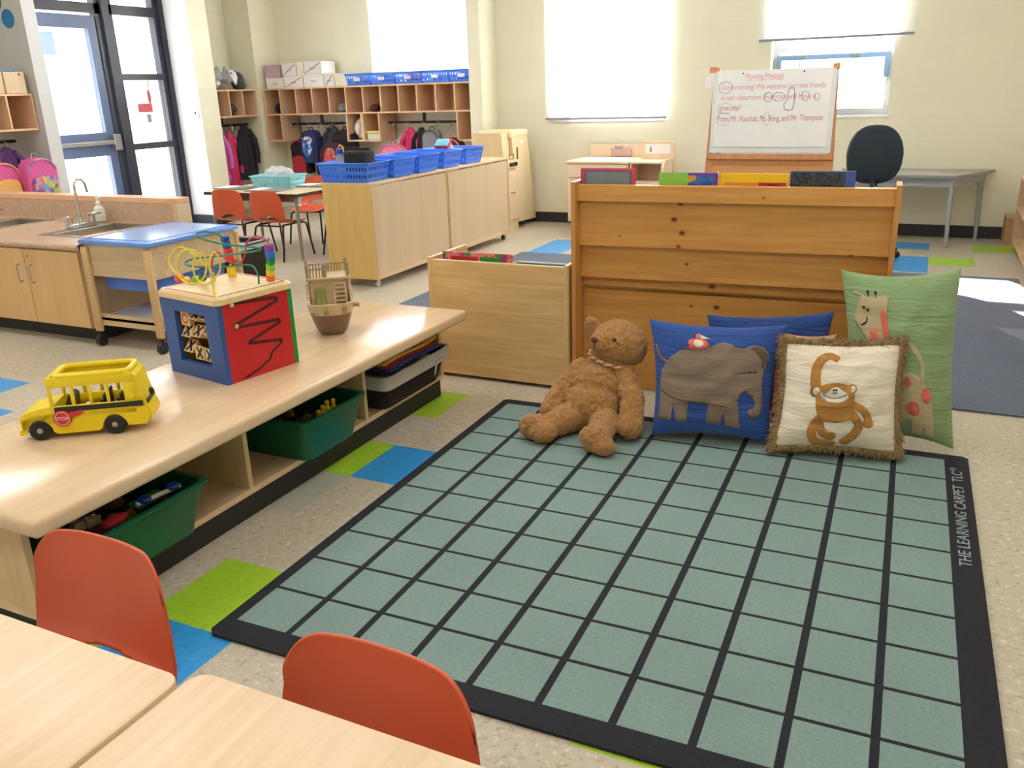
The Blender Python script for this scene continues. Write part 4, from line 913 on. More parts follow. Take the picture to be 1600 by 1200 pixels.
L = [((.445, -.115, .108), (.118, .105, .102)), ((.455, -.088, .180), (.100, .085, .095), RY(.12)), ((.465, -.05, .232), (.092, .065, .06))]
L += [((.518, -.015, .335), (.112, .10, .092), RY(.25)), ((.475, -.068, .350), (.060, .055, .052)), ((.49, -.03, .268), (.075, .06, .045))]   # head, muzzle, neck
L += [((.400, .005, .372), (.042, .022, .044)), ((.395, .0, .40), (.034, .02, .032))]    # ear on the left
L += chain((.372, -.07, .228), (.312, -.13, .140), .044, .046) + chain((.312, -.13, .140), (.290, -.185, .085), .046, .045)   # left arm
L += chain((.555, -.07, .232), (.612, -.13, .150), .042, .046) + chain((.612, -.13, .150), (.622, -.19, .075), .046, .046)   # right arm
L += [((.620, -.20, .066), (.050, .050, .050)), ((.420, .0, .368), (.03, .02, .03))]
L += chain((.385, -.19, .068), (.320, -.29, .056), .060, .050) + [((.270, -.315, .058), (.060, .050, .052)), ((.318, -.335, .050), (.060, .048, .042))]
L += chain((.515, -.19, .066), (.535, -.30, .056), .058, .048) + [((.538, -.355, .062), (.062, .046, .056)), ((.575, -.37, .046), (.048, .042, .038))]
blobs(L, 'plush_body', fur, bear, vox=.0055, disp=.017, tex=tx_, smooth_it=4)
tx2 = bpy.data.textures.new('fur_tufts', 'CLOUDS'); tx2.noise_scale = .009; tx2.noise_depth = 2
add_mod([o for o in kids(bear) if o.name.startswith('plush_body')][0], 'DISPLACE', texture=tx2, strength=.008, mid_level=.5, texture_coords='LOCAL')
nb_ = plain('bear_nose', (92, 50, 30), .6)
MB().ball((.447, -.118, .372), (.015, .010, .011)).build('nose', nb_, bear, smooth=True)
b = MB().ball((.527, -.108, .376), (.007, .006, .007)); b.build('eye', black_pl, bear, smooth=True)
b = MB().tube([(.447, -.122, .362), (.449, -.126, .345), (.455, -.124, .335)], .002, 6); b.build('mouth_stitch', nb_, bear)
# neck cord (twisted)
rp_ = plain('cord_cream', (226, 196, 160), .8); rp2 = plain('cord_rust', (188, 110, 70), .8)
CX, CY, CZ = .492, -.04, .278
for ph, mt in ((0, rp_), (pi, rp2)):
    pts = []
    for k in range(121):
        a = 2*pi*k/120; c = Vector((CX+.089*cos(a), CY+.079*sin(a), CZ-.24*(.089*cos(a)))); tw = ph+k*.75
        rad = Vector((cos(a), sin(a), 0)); pts.append(c+rad*.0035*cos(tw)+Vector((0, 0, 1))*.0035*sin(tw))
    MB().tube(pts, .0038, 6, False).build('neck_cord', mt, bear, smooth=True)

# ================================================================= CHAIRS
def make_chair(label, group=None):
    # local: origin on the floor under the seat centre, faces +y, back at -y; width along x
    t = thing('stacking_chair', label, 'chair', (0, 0, 0), 0, group)
    prof = [(-.205, .578), (-.200, .54), (-.193, .48), (-.184, .42), (-.172, .37), (-.150, .332), (-.118, .312), (-.06, .303), (.0, .300), (.07, .300), (.115, .298), (.14, .288)]
    hw = [.160, .162, .167, .172, .176, .176, .172, .168, .165, .163, .158, .148]
    def P(i, a):
        n = len(a)-1; i = max(0, min(n-1e-6, i)); k = int(i); f = i-k; p0 = a[max(k-1, 0)]; p1 = a[k]; p2 = a[k+1]; p3 = a[min(k+2, n)]
        g = lambda q0, q1, q2, q3: .5*((2*q1)+(-q0+q2)*f+(2*q0-5*q1+4*q2-q3)*f*f+(-q0+3*q1-3*q2+q3)*f**3)
        return g(p0, p1, p2, p3) if not isinstance(p0, tuple) else tuple(g(*x) for x in zip(p0, p1, p2, p3))
    def F(u, v):
        i = v*(len(prof)-1); y, z = P(i, prof); w_ = P(i, hw); a = math.copysign(1-(1-abs(2*u-1))**1.35, 2*u-1)
        k = max(0, (abs(a)-.62)/.38); drop = (.070*(1-sqrt(max(0, 1-k*k)))+.010*a*a)*max(0, 1-v/.26)
        fd = .03*max(0, k)**2*max(0, (v-.9)/.1)
        curl = .030*abs(a)**3*(1-min(1, v/.6)); lift = .016*abs(a)**3*min(1, max(0, (v-.5)/.2))
        return (a*w_, y+curl-fd, z+lift-drop)
    def hole(u, v):
        a = 2*u-1; a = math.copysign(1-(1-abs(a))**1.35, a); i = v*(len(prof)-1)
        return 3.9 < i < 5.15 and (a/.62)**2+((5.15-i)/1.15)**2 < 1
    b = MB().grid(F, 56, 88, hole)
    for it in range(8):
        vs = [v_ for v_ in b.bm.verts if any(len(e_.link_faces) == 1 for e_ in v_.link_edges) and abs(v_.co.x) < .14 and v_.co.z > .31 and v_.co.z < .41]
        nv = {}
        for v_ in vs:
            q = [e_.other_vert(v_).co for e_ in v_.link_edges if len(e_.link_faces) == 1]
            if len(q) == 2: nv[v_] = (q[0]+q[1])/4+v_.co/2
        for v_, c_ in nv.items(): v_.co = c_
    o = b.build('seat_shell', orange_pl, t, smooth=180, norm=False)
    add_mod(o, 'SOLIDIFY', thickness=.006, offset=0)
    for sx in (-1, 1):
        MB().tube([(sx*.125, -.13, .292), (sx*.145, -.165, .27), (sx*.155, -.19, .16), (sx*.165, -.225, .0)], .0085, 10).build('leg', dk_metal, t, smooth=True)
        MB().tube([(sx*.125, .10, .290), (sx*.145, .135, .275), (sx*.155, .155, .15), (sx*.165, .18, .0)], .0085, 10).build('leg', dk_metal, t, smooth=True)
        MB().tube([(sx*.125, -.14, .290), (sx*.125, .11, .288)], .008, 8).build('seat_rail', dk_metal, t)
    MB().tube([(-.14, -.155, .283), (.14, -.155, .283)], .007, 8).build('cross_bar', dk_metal, t); MB().tube([(-.13, .10, .284), (.13, .10, .284)], .007, 8).build('cross_bar', dk_metal, t)
    return t
ch = make_chair('orange plastic chair behind the nearest wooden table, left of the two close ones')
ch.matrix_world = TR(.305, -2.43, 0, pi)      # placed facing the table
dup(ch, TR(.932, -2.500, 0, pi-.03), 'orange plastic chair right of the close pair, half hidden by the second table')
dup(ch, TR(-3.775, 2.60, 0, .03), 'orange chair at the far table nearest the light switch wall')
dup(ch, TR(-3.36, 2.60, 0, .0), 'orange chair at the far table nearest the tall cabinets, seat seen from behind')
dup(ch, TR(-3.62, 3.34, 0, pi+.2), 'orange chair on the far side of the far table behind the turquoise basket')
dup(ch, TR(-2.93, 2.95, 0, pi/2+.15), 'orange chair at the right hand end of the far table half behind the cabinet')

# ================================================================= TABLES
def table(name, label, x0, x1, y0, y1, h, topm, edgem, legm, leg_in=.05, group=None, splay=.02, cat='table', r=.02, th=.028):
    t = thing(name, label, cat, ((x0+x1)/2, (y0+y1)/2, 0), 0, group)
    MB().box(x0, x1, y0, y1, h-.004, h, .002).build('tabletop', topm, t)
    MB().box(x0, x1, y0, y1, h-th, h-.004, .003).build('edge_band', edgem, t)
    for sx, x in ((-1, x0+leg_in), (1, x1-leg_in)):
        for sy, y in ((-1, y0+leg_in), (1, y1-leg_in)):
            MB().cyl((x, y, h-th), (x+sx*splay, y+sy*splay, 0), .016, .013, 12).build('leg', legm, t, smooth=30)
    for ya in (y0+leg_in, y1-leg_in-.02): MB().box(x0+leg_in, x1-leg_in, ya, ya+.02, h-.075, h-th).build('apron', legm, t)
    return t
def rtable(x0, x1, y0, y1, label, dz=0):
    t = thing('activity_table', label, 'table', ((x0+x1)/2, (y0+y1)/2, 0))
    r = .028
    def rr_(i, z, n=6): return [(cx+(r-i)*cos(s+pi/2*k/n), cy+(r-i)*sin(s+pi/2*k/n), z) for cx, cy, s in ((x1-r, y1-r, 0), (x0+r, y1-r, pi/2), (x0+r, y0+r, pi), (x1-r, y0+r, 3*pi/2)) for k in range(n+1)]
    b = loft([rr_(.003, .5235), rr_(0, .526), rr_(0, .547), rr_(.001, .549), rr_(.003, .550)], MB(), True, True); b.build('tabletop', lam_table, t, smooth=30)
    for x in (x0+.035, x1-.035):
        for y in (y0+.05, y1-.05): MB().cyl((x, y, .5235), (x, y, .0), .015, n=14).build('leg', chrome, t, smooth=30)
    return t
rtable(-.55, .700, -3.05, -2.428, 'light wood laminate table in the bottom left corner of the room view')
rtable(.708, 1.32, -3.62, -2.408, 'second light wood table butted against the corner table, nearest to us')
tt = wood('far_table_top', (206, 184, 142), (222, 202, 164), 'x', .3)
table('far_table', 'low table with beige top in front of the coat hooks', -4.06, -3.06, 2.46, 3.12, .55, tt, plain('edge_dark', (60, 50, 46), .5), plain('leg_grey', (150, 146, 140), .35, metal=.5), .06, splay=.03)
for i, (c, rz, lb) in enumerate((((-3.93, 2.72), .05, 'grey tray with white strip at the left of the far table'), ((-3.50, 2.64), .05, 'grey tray with white strip at the front right of the far table'), ((-3.28, 3.02), .1, 'grey tray at the back right of the far table by the cabinet'))):
    t = thing('work_tray', lb, 'tray', (c[0], c[1], .55), rz); W_ = WM[t]
    b = MB().box(-.17, .17, -.11, .11, .0, .012, .004); b.xf(W_); b.build('tray_body', grey_pl, t, smooth=30)
    b = MB().box(-.15, -.02, -.09, .09, .0121, .014); b.xf(W_); b.build('white_strip', paper, t)
# ================================================================= BASKETS
def basket(name, label, W_, w_, d_, h_, mat, group=None, splay=.02, cols=9, rows=3, cat='basket'):
    # slotted plastic basket, local origin at bottom centre
    t = thing(name, label, cat, (0, 0, 0), 0, group); t.matrix_world = W_; WM[t] = W_
    b = MB(); hw_, hd_ = w_/2, d_/2
    def wall(p0, p1, q0, q1, nc):
        for j in range(rows*2+1):
            z0, z1 = j/(rows*2+1), (j+1)/(rows*2+1)
            for i in range(nc*2+1):
                if j % 2 == 1 and i % 2 == 1: continue
                u0, u1 = i/(nc*2+1), (i+1)/(nc*2+1)
                pt = lambda u, v: (p0.lerp(p1, u)).lerp(q0.lerp(q1, u), v)
                b.face([pt(u0, z0), pt(u1, z0), pt(u1, z1), pt(u0, z1)])
    c0 = [Vector((sx*(hw_-splay), sy*(hd_-splay), .002)) for sx, sy in ((-1, -1), (1, -1), (1, 1), (-1, 1))]
    c1 = [Vector((sx*hw_, sy*hd_, h_)) for sx, sy in ((-1, -1), (1, -1), (1, 1), (-1, 1))]
    for k in range(4): wall(c0[k], c0[(k+1) % 4], c1[k], c1[(k+1) % 4], cols if k % 2 == 0 else max(4, int(cols*d_/w_)))
    b.face(c0); bmesh.ops.remove_doubles(b.bm, verts=b.bm.verts, dist=.0005); b.xf(W_)
    o = b.build('basket_wall', mat, t); add_mod(o, 'SOLIDIFY', thickness=.0025, offset=0)
    b = MB(); r2 = .012
    b.tube([(sx*hw_*1.03, sy*hd_*1.03, h_) for sx, sy in ((-1, -1), (1, -1), (1, 1), (-1, 1))], .006, 6, True); b.xf(W_); b.build('rim', mat, t, smooth=True)
    return t
# turquoise basket + plastic bag
tq = plain('turquoise', (140, 206, 220), .35)
basket('plastic_basket', 'turquoise slotted basket with crumpled clear bag on the far table', TR(-3.60, 2.90, .55, .15), .40, .26, .10, tq, cols=11, rows=2)
for k in range(9):
    tag(MB().cyl((-3.74+.035*k, 2.86+.02*(k % 3), .575), (-3.72+.035*k, 2.90, .60), .009, n=8).build('crayon_marker', [bd['red'], bd['yellow'], bd['lime'], bd['blue'], bd['orange']][k % 5], org=(-3.7+.03*k, 2.88, .58)), ['red', 'yellow', 'lime', 'blue', 'orange'][k % 5]+' marker lying in the turquoise basket', 'marker', 'markers in the turquoise basket')
def crumple(name, label, c, r, mat, cat='bag', seed=1, sub=3, amp=.5, group=None, par=None):
    b = MB(); bmesh.ops.create_icosphere(b.bm, subdivisions=sub, radius=1); R_ = random.Random(seed)
    dirs = [(Vector((R_.uniform(-1, 1), R_.uniform(-1, 1), R_.uniform(-1, 1))).normalized(), R_.uniform(3, 7), R_.uniform(0, 6)) for _ in range(8)]
    for v in b.bm.verts:
        k = 1+amp*sum(abs(sin(d.dot(v.co)*f+p)) for d, f, p in dirs)/8-amp*.5; v.co = Vector((v.co.x*r[0]*k, v.co.y*r[1]*k, max(-r[2], v.co.z*r[2]*k)))+Vector(c)
    if par: return b.build(name, mat, par, smooth=25)
    return tag(b.build(name, mat, smooth=25, org=c), label, cat, group)
crumple('clear_bag', 'crumpled clear plastic bag in the turquoise basket', (-3.60, 2.92, .665), (.13, .09, .055), film('clear_film', (230, 232, 238), .45, .12), seed=4, amp=.7)
# ================================================================= SINK COUNTER
lamc = speckle('laminate_pink', (196, 166, 142), (172, 140, 118), (214, 190, 168), 130, .3)
t = thing('sink_counter', 'low counter with speckled laminate top and maple doors at the left', 'counter', (-3.9, .4, 0))
CX0, CX1, CY0, CY1, CH = -5.6, -2.60, .03, .80, .57
def slab_with_holes(b, x0, x1, y0, y1, z0, z1, holes):
    xs = sorted({x0, x1} | {h[0] for h in holes} | {h[1] for h in holes})
    for p, q in zip(xs, xs[1:]):
        h = [h for h in holes if h[0] <= p+1e-6 and h[1] >= q-1e-6]
        if h: b.box(p, q, y0, h[0][2], z0, z1).box(p, q, h[0][3], y1, z0, z1)
        else: b.box(p, q, y0, y1, z0, z1)
SH = [(-3.08, -2.80, .26, .70), (-3.98, -3.70, .26, .70)]
b = MB(); slab_with_holes(b, CX0, CX1, CY0+.03, CY1, CH-.035, CH, SH); b.cyl((CX0, CY0+.018, CH-.018), (CX1, CY0+.018, CH-.018), .018, n=16).box(CX0, CX1, CY0+.018, CY0+.03, CH-.036, CH)
b.build('countertop', lamc, t, smooth=30)
MB().box(CX0, CX1-.02, CY0+.035, CY1, .09, CH-.036).build('cabinet_body', maple_z, t)
x = CX1-.025
for k in range(6):
    MB().box(x-.445, x, CY0+.018, CY0+.034, .095, CH-.045, .002).build('cabinet_door', door_wood, t); x -= .45
    
ds = [o for o in kids(t) if o.name.startswith('cabinet_door')]
for k, o in enumerate(ds):
    xr = CX1-.025-.45*k; hx = (xr-.395) if k % 2 == 0 else (xr-.05)
    b = MB().tube([(hx, CY0+.018, .335), (hx, CY0+.0, .335), (hx, CY0-.004, .345), (hx, CY0-.004, .425), (hx, CY0+.0, .435), (hx, CY0+.018, .435)], .004, 8); b.build('handle', steel, o, smooth=True)
    if k % 2 == 0: MB().cyl((hx-.02, CY0+.018, .487), (hx-.02, CY0+.012, .487), .007, n=12).build('lock', steel, o)
MB().box(CX0, CX1-.06, CY0+.10, CY1, 0, .09).build('toe_kick', black_rub, t)
MB().box(CX0, -2.66, .80, .815, CH, .70).build('backsplash', lamc, t)
t2 = thing('divider_ledge', 'low half wall with wooden cap running behind the sink counter', 'ledge', (-4, .84, 0))
MB().box(CX0, -2.66, .80+.016, .90, 0, .69).build('wall_core', birch, t2)
MB().box(CX0, -2.62, .797, .905, .69, .725, .004).build('wood_cap', wood('cap_wood', (214, 160, 122), (228, 184, 148), 'x', .35), t2)
MB().box(-2.66, -2.62, .797, .905, 0, .69, .002).build('end_post', birch, t2)
def sink(x0, x1, y0, y1, label):
    t = thing('steel_sink', label, 'sink', ((x0+x1)/2, (y0+y1)/2, CH))
    b = MB(); z1 = CH+.004; z0 = CH-.13
    b.box(x0-.09, x0+.004, y0-.03, y1+.03, CH, z1, .0015).box(x1-.004, x1+.03, y0-.03, y1+.03, CH, z1, .0015).box(x0, x1, y0-.03, y0+.004, CH, z1, .0015).box(x0, x1, y1-.004, y1+.03, CH, z1, .0015); b.build('sink_rim', steel, t)
    b = MB().box(x0+.001, x0+.004, y0+.001, y1-.001, z0, CH).box(x1-.004, x1-.001, y0+.001, y1-.001, z0, CH).box(x0+.001, x1-.001, y0+.001, y0+.004, z0, CH).box(x0+.001, x1-.001, y1-.004, y1-.001, z0, CH).box(x0+.001, x1-.001, y0+.001, y1-.001, z0-.003, z0); b.build('basin', steel, t)
    MB().cyl(((x0+x1)/2, (y0+y1)/2, z0), ((x0+x1)/2, (y0+y1)/2, z0+.004), .03).build('drain', dk_metal, t)
def faucet(x, y, label):
    t = thing('faucet', label, 'faucet', (x, y, CH+.004)); z = CH+.004
    MB().box(x-.028, x+.028, y-.10, y+.10, z, z+.026, .008).build('faucet_base', chrome, t, smooth=30)
    MB().tube([(x, y, z+.02), (x, y, z+.24)]+[(x, y+.04-.04*cos(a), z+.24+.045*sin(a)) for a in [pi*k/10 for k in range(1, 10)]]+[(x, y+.082, z+.225), (x, y+.085, z+.20)], .009, 10).build('spout', chrome, t, smooth=True)
    MB().cyl((x, y, z+.02), (x, y, z+.055), .014, .009).build('spout_collar', chrome, t, smooth=30)
    for s in (-1, 1):
        hd_ = MB().cyl((x, y+s*.08, z+.02), (x, y+s*.08, z+.062), .020, .024).build('tap', chrome, t, smooth=30)
        MB().box(x-.020, x+.030, y+s*.08-.012+s*.0, y+s*.08+.012+s*.045, z+.062, z+.078, .005).build('tap_lever', chrome, hd_, smooth=30)
sink(-3.08, -2.80, .26, .70, 'stainless steel sink under the tall faucet beside the sand table'); faucet(-3.165, .53, 'chrome gooseneck faucet beside the soap bottle')
sink(-3.98, -3.70, .26, .70, 'stainless steel sink at the left picture edge'); faucet(-4.065, .50, 'chrome faucet at the left picture edge')
t = thing('soap_bottle', 'translucent white pump soap bottle on the sink counter', 'soap bottle', (-3.24, .735, CH+.004))
MB().lathe([(.030, 0), (.036, .006), (.037, .06), (.032, .085), (.018, .10), (.012, .105), (.012, .112)], (-3.24, .735, CH+.004), 20).build('bottle', film('soap_plastic', (236, 238, 230), .75), t, smooth=30)
MB().cyl((-3.24, .735, CH+.116), (-3.24, .735, CH+.15), .006).box(-3.25, -3.205, .730, .740, CH+.15, CH+.158, .002).lathe([(.014, .112), (.014, .126), (.008, .128)], (-3.24, .735, CH+.004), 14).build('pump', white_pl, t, smooth=30)

# ================================================================= SAND TABLE
ac = wood('weathered_maple', (190, 164, 128), (214, 190, 150), 'x', .45, .8); acz = wood('weathered_maple_z', (196, 158, 108), (216, 182, 132), 'z', .45)
tubb = plain('tub_blue', (74, 116, 216), .3); lidb = plain('lid_blue', (100, 150, 232), .25)
t = thing('sand_table', 'maple framed sand and water table with blue lid on casters', 'sand table', (-2.32, .37, 0))
sx0, sx1, sy0, sy1 = -2.575, -2.085, .065, .69
b = MB().box(sx0, sx1, sy0, sy0+.02, .40, .575).box(sx0, sx1, sy1-.02, sy1, .40, .575).box(sx0, sx0+.02, sy0+.02, sy1-.02, .40, .575).box(sx1-.02, sx1, sy0+.02, sy1-.02, .40, .575); b.build('apron', ac, t)
tub(MB(), sx0+.022, sx1-.022, sy0+.022, sy1-.022, .32, .572, .03, .003, .001, .03).build('tub', tubb, t, smooth=30)
b = MB().box(sx0-.02, sx1+.02, sy0-.02, sy1+.02, .576, .600, .006); b.build('lid', lidb, t, smooth=30)
lc = MB().box(sx0+.03, sx1-.03, sy0+.03, sy1-.03, .600, .604, .002); lid = [o for o in kids(t) if o.name.startswith('lid')][0]; lc.build('lid_panel', plain('lid_pale', (140, 178, 236), .18), lid)
for x in (sx0-.015, sx1-.035):
    for y in (sy0-.02, sy1):
        lg = MB().box(x, x+.05, y, y+.022, .085, .56, .006).build('leg', acz, t, smooth=30)
        yy = y if y < .3 else y+.022; s = -1 if y < .3 else 1
        b = MB()
        for z in (.53, .475, .15): b.ball((x+.025, yy, z), (.005, .003, .005), 8, 6)
        b.build('bolt', steel, lg)
        b = MB().cyl((x+.012, y+.011, .032), (x+.038, y+.011, .032), .032, n=18).box(x+.018, x+.032, y, y+.022, .03, .085); b.build('caster', black_pl, t, smooth=30)
MB().box(sx0, sx1, sy0, sy1, .15, .165).box(sx0, sx1, sy0, sy0+.018, .12, .185).box(sx0, sx1, sy1-.018, sy1, .12, .185).build('lower_shelf', ac, t)
MB().box(sx0+.02, sx1-.02, sy0+.02, sy1-.02, .165, .17).build('shelf_liner', plain('liner_white', (206, 208, 222), .4), t)
# black bin with liner
t = thing('waste_bin', 'black bin with pale plastic liner behind the sand table', 'bin', (-2.58, 1.18, 0))
b = tub(MB(), -2.78, -2.40, 1.03, 1.33, .0, .40, .03); b.build('bin_body', black_pl, t, smooth=30)
tub(MB(), -2.79, -2.39, 1.02, 1.34, .365, .412, .0, .004, .004, .03).build('bin_liner', film('liner_film', (206, 214, 226), .8), t, smooth=True)

# ================================================================= MOBILE CABINETS
def cabinet(y0, y1, label, near=False):
    x1 = -1.865; x0 = -2.27
    t = thing('rolling_cabinet', label, 'cabinet', ((x0+x1)/2, (y0+y1)/2, 0))
    MB().box(x1-.012, x1, y0+.012, y1-.012, .09, .700).build('back_panel', birch, t)
    MB().box(x0, x1, y0, y0+.014, .06, .712).build('side_panel', birch_yel, t); MB().box(x0, x1, y1-.014, y1, .06, .712).build('side_panel', birch_yel, t)
    MB().box(x0, x1+.003, y0-.002, y1+.002, .708, .724, .002).build('top_panel', birch, t)
    MB().box(x0, x1+.003, y0+.014, y1-.014, .06, .092).build('bottom_panel', maple_y, t)
    for ye in (y0, y1-.014): MB().box(x1, x1+.004, ye, ye+.014, .09, .708).build('edge_trim', wood('trim_tan', (196, 164, 120), (210, 180, 140), 'z'), t)
    for x in (x0+.05, x1-.04):
        for y in (y0+.05, y1-.05):
            b = MB().cyl((x-.010, y, .026), (x+.010, y, .026), .026, n=16); b.build('caster_wheel', steel if (near and x > -2.1 and y < y0+.1) else black_pl, t, smooth=30)
            MB().box(x-.013, x+.013, y-.008, y+.02, .026, .062, .003).build('caster_fork', steel, t)
cabinet(1.785, 2.83, 'birch rolling cabinet nearest the sand table with a yellowish end panel', True)
cabinet(2.84, 3.93, 'birch rolling cabinet beside the toy stove')
for k, (y, rz) in enumerate(((1.95, .06), (2.27, .03), (2.62, 0), (2.98, .02), (3.36, -.02))):
    basket('plastic_basket', ['blue slotted basket with black lunch bag at the near end of the cabinets', 'blue basket second from the near end on the cabinets', 'blue basket in the middle of the row on the cabinets', 'blue basket second from the stove on the cabinets', 'blue basket nearest the toy stove with a red and blue item'][k],
           TR(-2.085 if k else -2.10, y, .725, rz+pi/2), .30, .40, .125, blue_bk, 'blue baskets on the rolling cabinets', cols=12, rows=2)
bgm = plain('lunch_black', (34, 32, 33), .8, bump=.5, bscale=120)
t = thing('lunch_bag', 'black fabric lunch bag standing in the nearest blue basket', 'bag', (-2.05, 1.96, .728))
b = MB().box(-2.14, -1.96, 1.88, 2.02, .729, .93, .02, seg=3); o = b.build('bag_body', bgm, t, smooth=60)
MB().box(-2.145, -1.955, 1.935, 1.955, .93, .95, .004).build('bag_flap', bgm, t)
t = thing('water_bottle', 'clear water bottle with blue lid in the nearest blue basket', 'bottle', (-2.235, 1.985, .728))
MB().lathe([(.030, 0), (.033, .01), (.033, .15), (.026, .17), (.026, .175)], (-2.235, 1.985, .728), 18).build('bottle_body', film('bottle_clear', (200, 214, 228), .4, .1), t, smooth=30)
MB().lathe([(.028, .175), (.028, .205), (.022, .212)], (-2.235, 1.985, .728), 18).build('bottle_lid', plain('lid_royal', (40, 70, 170), .35), t, smooth=30)
MB().tube([(-2.25, 1.985, .93), (-2.235, 1.985, .965), (-2.21, 1.985, .95), (-2.20, 1.985, .90)], .005, 8).build('carry_loop', plain('loop_yellow', (206, 200, 80), .5), t, smooth=True)
t = thing('lunch_item', 'red and light blue packet sticking out of the far blue basket', 'packet', (-2.08, 3.30, .74))
b = MB().box(-.06, .06, -.04, .04, 0, .14, .01); b.xf(Matrix.Translation((-2.10, 3.28, .80)) @ Matrix.Rotation(.7, 4, 'X')); b.build('packet_body', plain('packet_blue', (120, 196, 220), .4), t, smooth=30)
b = MB().box(-.0605, .0605, -.0405, .0405, .09, .13); b.xf(Matrix.Translation((-2.10, 3.28, .80)) @ Matrix.Rotation(.7, 4, 'X')); b.build('packet_band', plain('packet_red', (214, 70, 60), .4), t)

# ================================================================= TOY KITCHEN
kw = wood('kitchen_wood', (226, 202, 158), (236, 214, 174), 'z', .35, .6); kwp = wood('kitchen_pink', (228, 200, 168), (238, 214, 186), 'z', .35, .5)
t = thing('toy_stove', 'wooden play stove tower against the far wall behind the cabinets', 'toy kitchen', (-2.22, 4.63, 0))
MB().prism([(4.545, .06), (4.955, .045), (4.775, .905), (4.40, .905), (4.43, .86)], 0, -2.40, -2.055).build('tower_side', kw, t)
MB().prism([(4.30, .0), (4.545, .0), (4.545, .70), (4.30, .70)], 0, -2.40, -2.062).build('oven_box', kw, t)
MB().prism([(4.30, .70), (4.42, .70), (4.44, .91), (4.265, .915)], 0, -2.40, -2.085).build('back_board', kw, t)
MB().box(-2.40, -2.05, 4.40, 4.80, .86, .93, .02).build('top_cap', kw, t)
MB().box(-2.062, -2.048, 4.33, 4.53, .10, .56, .003).build('oven_door', kwp, t)
MB().box(-2.062, -2.046, 4.32, 4.54, .585, .66, .002).build('control_panel', kwp, t)
for k in range(3): MB().cyl((-2.046, 4.365+.055*k, .622), (-2.028, 4.365+.055*k, .622), .018, n=16).build('knob', black_pl, t, smooth=30)
MB().tube([(-2.046, 4.36, .36), (-2.03, 4.36, .36), (-2.03, 4.42, .36), (-2.046, 4.42, .36)], .005, 8).build('door_pull', plain('pull_brown', (120, 80, 50), .4), t)
MB().box(-2.056, -2.052, 4.53, 4.555, .66, .77).build('handle_slot', plain('slot_brown', (70, 44, 30), .5), t)
MB().box(-2.056, -2.050, 4.36, 4.46, .672, .675).box(-2.056, -2.050, 4.36, 4.363, .672, .72).box(-2.056, -2.050, 4.457, 4.46, .672, .72).box(-2.056, -2.050, 4.36, 4.46, .717, .72).build('drawer_outline', plain('line_brown', (130, 90, 60), .5), t)
MB().box(-2.055, -2.053, 4.60, 4.68, .80, .83).build('white_sticker', paper, t)
# toy sink unit
t = thing('toy_sink_cabinet', 'pale wooden play sink cabinet under the covered window', 'toy kitchen', (-1.19, 4.7, 0))
MB().box(-1.485, -.90, 4.42, 4.93, .10, .635).build('cabinet_body', kwp, t)
MB().box(-1.50, -.885, 4.40, 4.95, .635, .655, .004).build('worktop', kwp, t)
MB().box(-1.475, -.92, 4.405, 4.42, .51, .625, .002).build('drawer_front', kwp, t); MB().box(-1.475, -.92, 4.405, 4.42, .12, .50, .002).build('door_front', kwp, t)
MB().box(-1.45, -.86, 4.92, 4.94, .655, .77, .004).build('splash_board', kwp, t)
MB().box(-1.42, -1.40, 4.45, 4.5, 0, .10).box(-1.0, -.98, 4.45, 4.5, 0, .1).box(-1.47, -.92, 4.47, 4.49, 0, .1).build('base', kwp, t)
tag(MB().box(-1.36, -1.0, 4.50, 4.80, .656, .66).build('paper_sheet', paper, org=(-1.2, 4.6, .656)), 'white sheet of paper lying on the play sink cabinet', 'paper')
t = thing('clipboard', 'pinkish clipboard with metal clip standing on the play sink cabinet', 'clipboard', (-1.12, 4.9, .66))
MB().box(-1.23, -1.03, 4.895, 4.905, .66, .735, .003).build('board', plain('clip_pink', (206, 168, 160), .5), t)
MB().box(-1.19, -1.12, 4.885, 4.897, .73, .76, .003).build('clip', chrome, t)
t = thing('play_vanity', 'pale wooden play unit with rounded picture back right of the play sink', 'toy kitchen', (-.70, 4.6, 0))
b = MB(); p = [(-.86, 0), (-.56, 0), (-.56, .78)]+[(-.59+.03*cos(a), .78+.03*sin(a)) for a in [pi/2*k/5 for k in range(6)]]+[(-.83+.03*cos(a), .78+.03*sin(a)) for a in [pi/2+pi/2*k/5 for k in range(6)]]+[(-.86, .78)]
b.prism(p, 1, 4.72, 4.74); b.build('back_board', kwp, t)
MB().box(-.88, -.60, 4.42, 4.72, .635, .652, .003).build('top_board', kwp, t)
MB().prism([(4.40, 0), (4.72, 0), (4.72, .66), (4.46, .66), (4.42, .60)], 0, -.60, -.575).build('side_board', kwp, t)
MB().box(-.88, -.60, 4.42, 4.72, .46, .478).build('shelf', kwp, t); MB().box(-.88, -.60, 4.70, 4.718, .478, .635).build('inner_back', kwp, t); MB().box(-.885, -.87, 4.42, 4.72, 0, .635).build('side_board', kwp, t)
pl = MB().box(-.835, -.60, 4.716, 4.72, .70, .785).build('picture_label', paper, t)
MB().box(-.79, -.775, 4.7145, 4.716, .715, .75).prism([(-.79, .75), (-.775, .75), (-.782, .765)], 1, 4.7145, 4.716).build('bottle_drawing', plain('draw_grey', (120, 126, 140), .6), pl)

